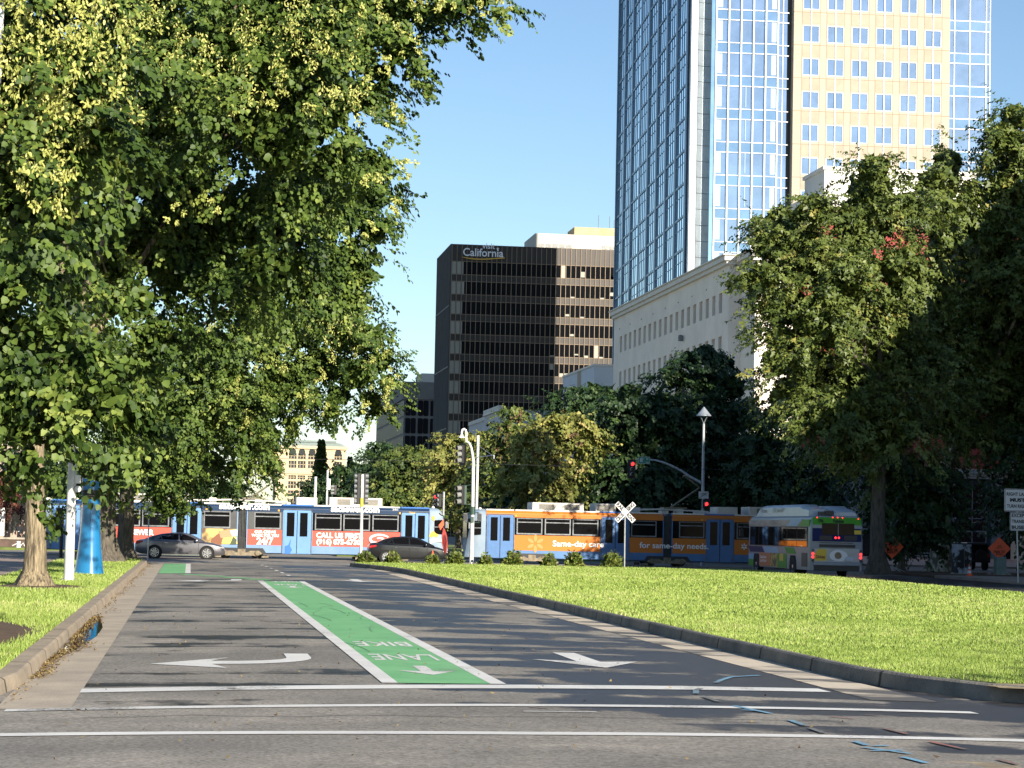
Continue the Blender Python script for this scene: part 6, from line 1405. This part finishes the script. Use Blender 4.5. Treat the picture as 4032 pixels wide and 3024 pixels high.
# bench
p = at(3618, 2195, 150)
s = root('bench', 'pale slatted bench in the shade between the dark bushy tree and the entrance', 'bench', (p.x, 150, .13))
m = MB()
for k in range(3): m.box(-1.0,1.0,-.25+k*.18,-.12+k*.18,.43,.47)
m.obj('seat', GALV, s); m = MB()
for k in range(2): m.box(-1.0,1.0,.27,.31,.62+k*.2,.72+k*.2)
m.obj('backrest', GALV, s)
for x in (-.9,.9): m = MB(); m.box(x-.04,x+.04,-.2,.3,0,.43); m.box(x-.04,x+.04,.26,.3,.43,.95); m.obj('leg', DARKM, s)
# lane sign
p = gp(4009, 2291, .15)
s = root('lane_sign', 'white lane sign with a smaller transit sign below, at the right edge', 'sign', (p.x, p.y, .13)); Ys = p.y
def L(px, py): q = loc_rel(s, px, py, Ys); return (q[0], 0, q[2])
m = MB(); m.tube([(0,0,0), (L(4003,1925)[0],.04,L(4003,1925)[2])], .035, 8); m.obj('post', GALV, s)
def plate(x0, x1, z0, z1, lines, nm):
    m = MB(); m.prism(rrect(x0, x1, z0, z1, .05), 'y', -.012, .008); o = m.obj(nm, REFW, s)
    m = MB(); e = .022; f = .02
    for a, b, c, d in ((x0+f,x1-f,z1-f-e,z1-f),(x0+f,x1-f,z0+f,z0+f+e),(x0+f,x0+f+e,z0+f+e,z1-f-e),(x1-f-e,x1-f,z0+f+e,z1-f-e)): m.box(a,b,-.0155,-.011,c,d)
    m.obj('border', BLACK, o)
    for s_, fz, w_, b_ in lines: text(s_, .2, BLACK, o, ((x0+x1)/2, -.018, z0+(z1-z0)*fz), width=(x1-x0)*w_, bold=b_)
    return o
a, b = L(3955,1924), L(3955,2013); plate(a[0], a[0]+1.22, b[2], a[2], (('RIGHT LANE', .76, .84, .006), ('MUST', .50, .58, .012), ('TURN RIGHT', .23, .82, .006)), 'sign_plate')
a, b = L(3977,2017), L(3977,2089); plate(a[0], a[0]+.84, b[2], a[2], (('EXCEPT', .82, .82, .006), ('TRANSIT', .50, .82, .006), ('BUSES', .18, .82, .008)), 'sign_plate')
# ------------------------------------------------------------------ far poles seen over the tram roof
def farpole(px, pt, Y, r_, label, box_=None):
    p = at(px, pt, Y); s = root('street_pole', label, 'pole', (p.x, Y, 0), group='far white poles'); m = MB(); m.tube([(0,0,0),(0,0,p.z)], r_, 10); m.obj('shaft', WHITE_PAINT, s, smooth=True)
    if box_: a = loc_rel(s, box_[0], box_[1], Y); b = loc_rel(s, box_[2], box_[3], Y); m = MB(); m.box(a[0], b[0], -.2, .1, b[2], a[2]); m.obj('control_box', WHITE, s)
farpole(1243, 1877, 165, .10, 'short white pole left of the boxed pole, above the tram roof'); farpole(1290, 1851, 170, .075, 'white pole with a white box, above the tram roof', (1287, 1885, 1300, 1928))
p = at(1303, 2100, 172); s = root('traffic_signal', 'small distant signal on a leaning green post above the tram roof', 'traffic signal', (p.x, 172, 0))
a = loc_rel(s, 1309, 1909, 172); m = MB(); m.tube([(0,0,0),(a[0]*.4,0,a[2]*.75),(a[0],0,a[2])], .05, 8); m.obj('shaft', SGREEN, s); q = loc_rel(s, 1319, 1929, 172); head(s, q[0], 0, q[2], rz=-R(75), h=.75, back=False, w=.24)
# ------------------------------------------------------------------ left edge: person on the terrace, hydrant
zt = at(60, 2116, 161).z
p = at(76, 2100, 163)
SKIN = mat('skin', (.30,.17,.11), .6); COAT = mat('dark_clothes', (.012,.013,.018), .85, var=.3, scale=6); HAIR = mat('dark_hair', (.01,.008,.007), .6)
def person(name, label, loc, rz):
    t = root(name, label, 'person', loc, rz)
    J = {'pel':(0,0,.93,.15),'bel':(0,0,1.08,.145),'che':(0,.0,1.30,.165),'nec':(0,0,1.47,.06),'hea':(0,-.01,1.60,.095),'top':(0,0,1.70,.08)}
    for s_, sx in (('l',-1),('r',1)):
        J['hip'+s_] = (sx*.09,0,.86,.105); J['kne'+s_] = (sx*.11,-.02,.48,.065); J['ank'+s_] = (sx*.12,.02,.08,.045); J['toe'+s_] = (sx*.13,-.14,.04,.04)
        J['sho'+s_] = (sx*.18,0,1.40,.07); J['elb'+s_] = (sx*.26,.03,1.13,.05); J['wri'+s_] = (sx*.22,-.14,.98,.035); J['han'+s_] = (sx*.17,-.20,.97,.035)
    E = [('pel','bel'),('bel','che'),('che','nec'),('nec','hea'),('hea','top')]
    for s_ in 'lr': E += [('pel','hip'+s_),('hip'+s_,'kne'+s_),('kne'+s_,'ank'+s_),('ank'+s_,'toe'+s_),('che','sho'+s_),('sho'+s_,'elb'+s_),('elb'+s_,'wri'+s_),('wri'+s_,'han'+s_)]
    ks = list(J); me = bpy.data.meshes.new('body'); me.from_pydata([J[k][:3] for k in ks], [(ks.index(a), ks.index(b)) for a, b in E], [])
    o = bpy.data.objects.new('body', me); C.objects.link(o); o.parent = t; md = o.modifiers.new('skin', 'SKIN'); me.materials.append(COAT)
    sv_ = me.skin_vertices[0] if me.skin_vertices else None
    if sv_ is None:
        import bmesh
        bm = bmesh.new(); bm.from_mesh(me); bm.verts.layers.skin.verify(); bm.to_mesh(me); bm.free(); sv_ = me.skin_vertices[0]
    for i, k in enumerate(ks): sv_.data[i].radius = (J[k][3], J[k][3]*.8)
    sv_.data[0].use_root = True
    o.modifiers.new('sub', 'SUBSURF').levels = 2; o.modifiers['sub'].render_levels = 2
    m = MB(); m.lathe([(0,1.50),(.05,1.51),(.083,1.56),(.09,1.62),(.08,1.69),(.04,1.73),(0,1.735)], (0,-.028,0), 16); m.obj('face', SKIN, t, smooth=True)
    m = MB(); m.lathe([(.07,1.55),(.105,1.60),(.105,1.68),(.07,1.745),(0,1.76)], (0,.012,0), 16); m.obj('hair', HAIR, t, smooth=True)
    for sx in (-.16, .16):
        m = MB(); m.lathe([(0,-.05),(.03,-.04),(.035,.02),(0,.06)], (sx,-.20,.97), 8)
        for k in range(4): m.tube([(sx-.03+k*.02,-.22,.95),(sx-.03+k*.02,-.25,.92),(sx-.03+k*.02,-.245,.895+.01*(k % 2))], [.010,.009,.006], 6)
        m.tube([(sx+(.03 if sx < 0 else -.03),-.21,.98),(sx+(.05 if sx < 0 else -.05),-.235,.95)], [.011,.007], 6); m.obj('hand', SKIN, t, smooth=True)
    m = MB(); m.box(-.05,.03,-.155,-.14,1.14,1.18); m.obj('badge', WHITE, t)
person('person', 'person in dark clothes standing by the dark windows at the left edge', (p.x, 163, zt-.75), R(-12))
p = at(72, 2172, 150)
s = root('hydrant', 'small white hydrant-like standpipe with a hose, before the dark terrace wall', 'hydrant', (p.x, 150, .1))
m = MB(); zz = at(72, 2130, 150).z-.1; m.lathe([(.16,0),(.16,.05),(.13,.08),(.13,zz*.62),(.08,zz*.7),(.14,zz*.82),(.13,zz*.95),(0,zz)], n=16); m.obj('barrel', WHITE, s, smooth=True)
m = MB(); m.tube([(.1,0,zz*.3),(.3,0,.35),(.4,-.05,.12),(.55,0,.06),(.58,0,.3)], .035, 8); m.tube([(-.1,0,.3),(-.4,0,.16)], .035, 8); m.obj('hose', OFFWHITE, s, smooth=True)
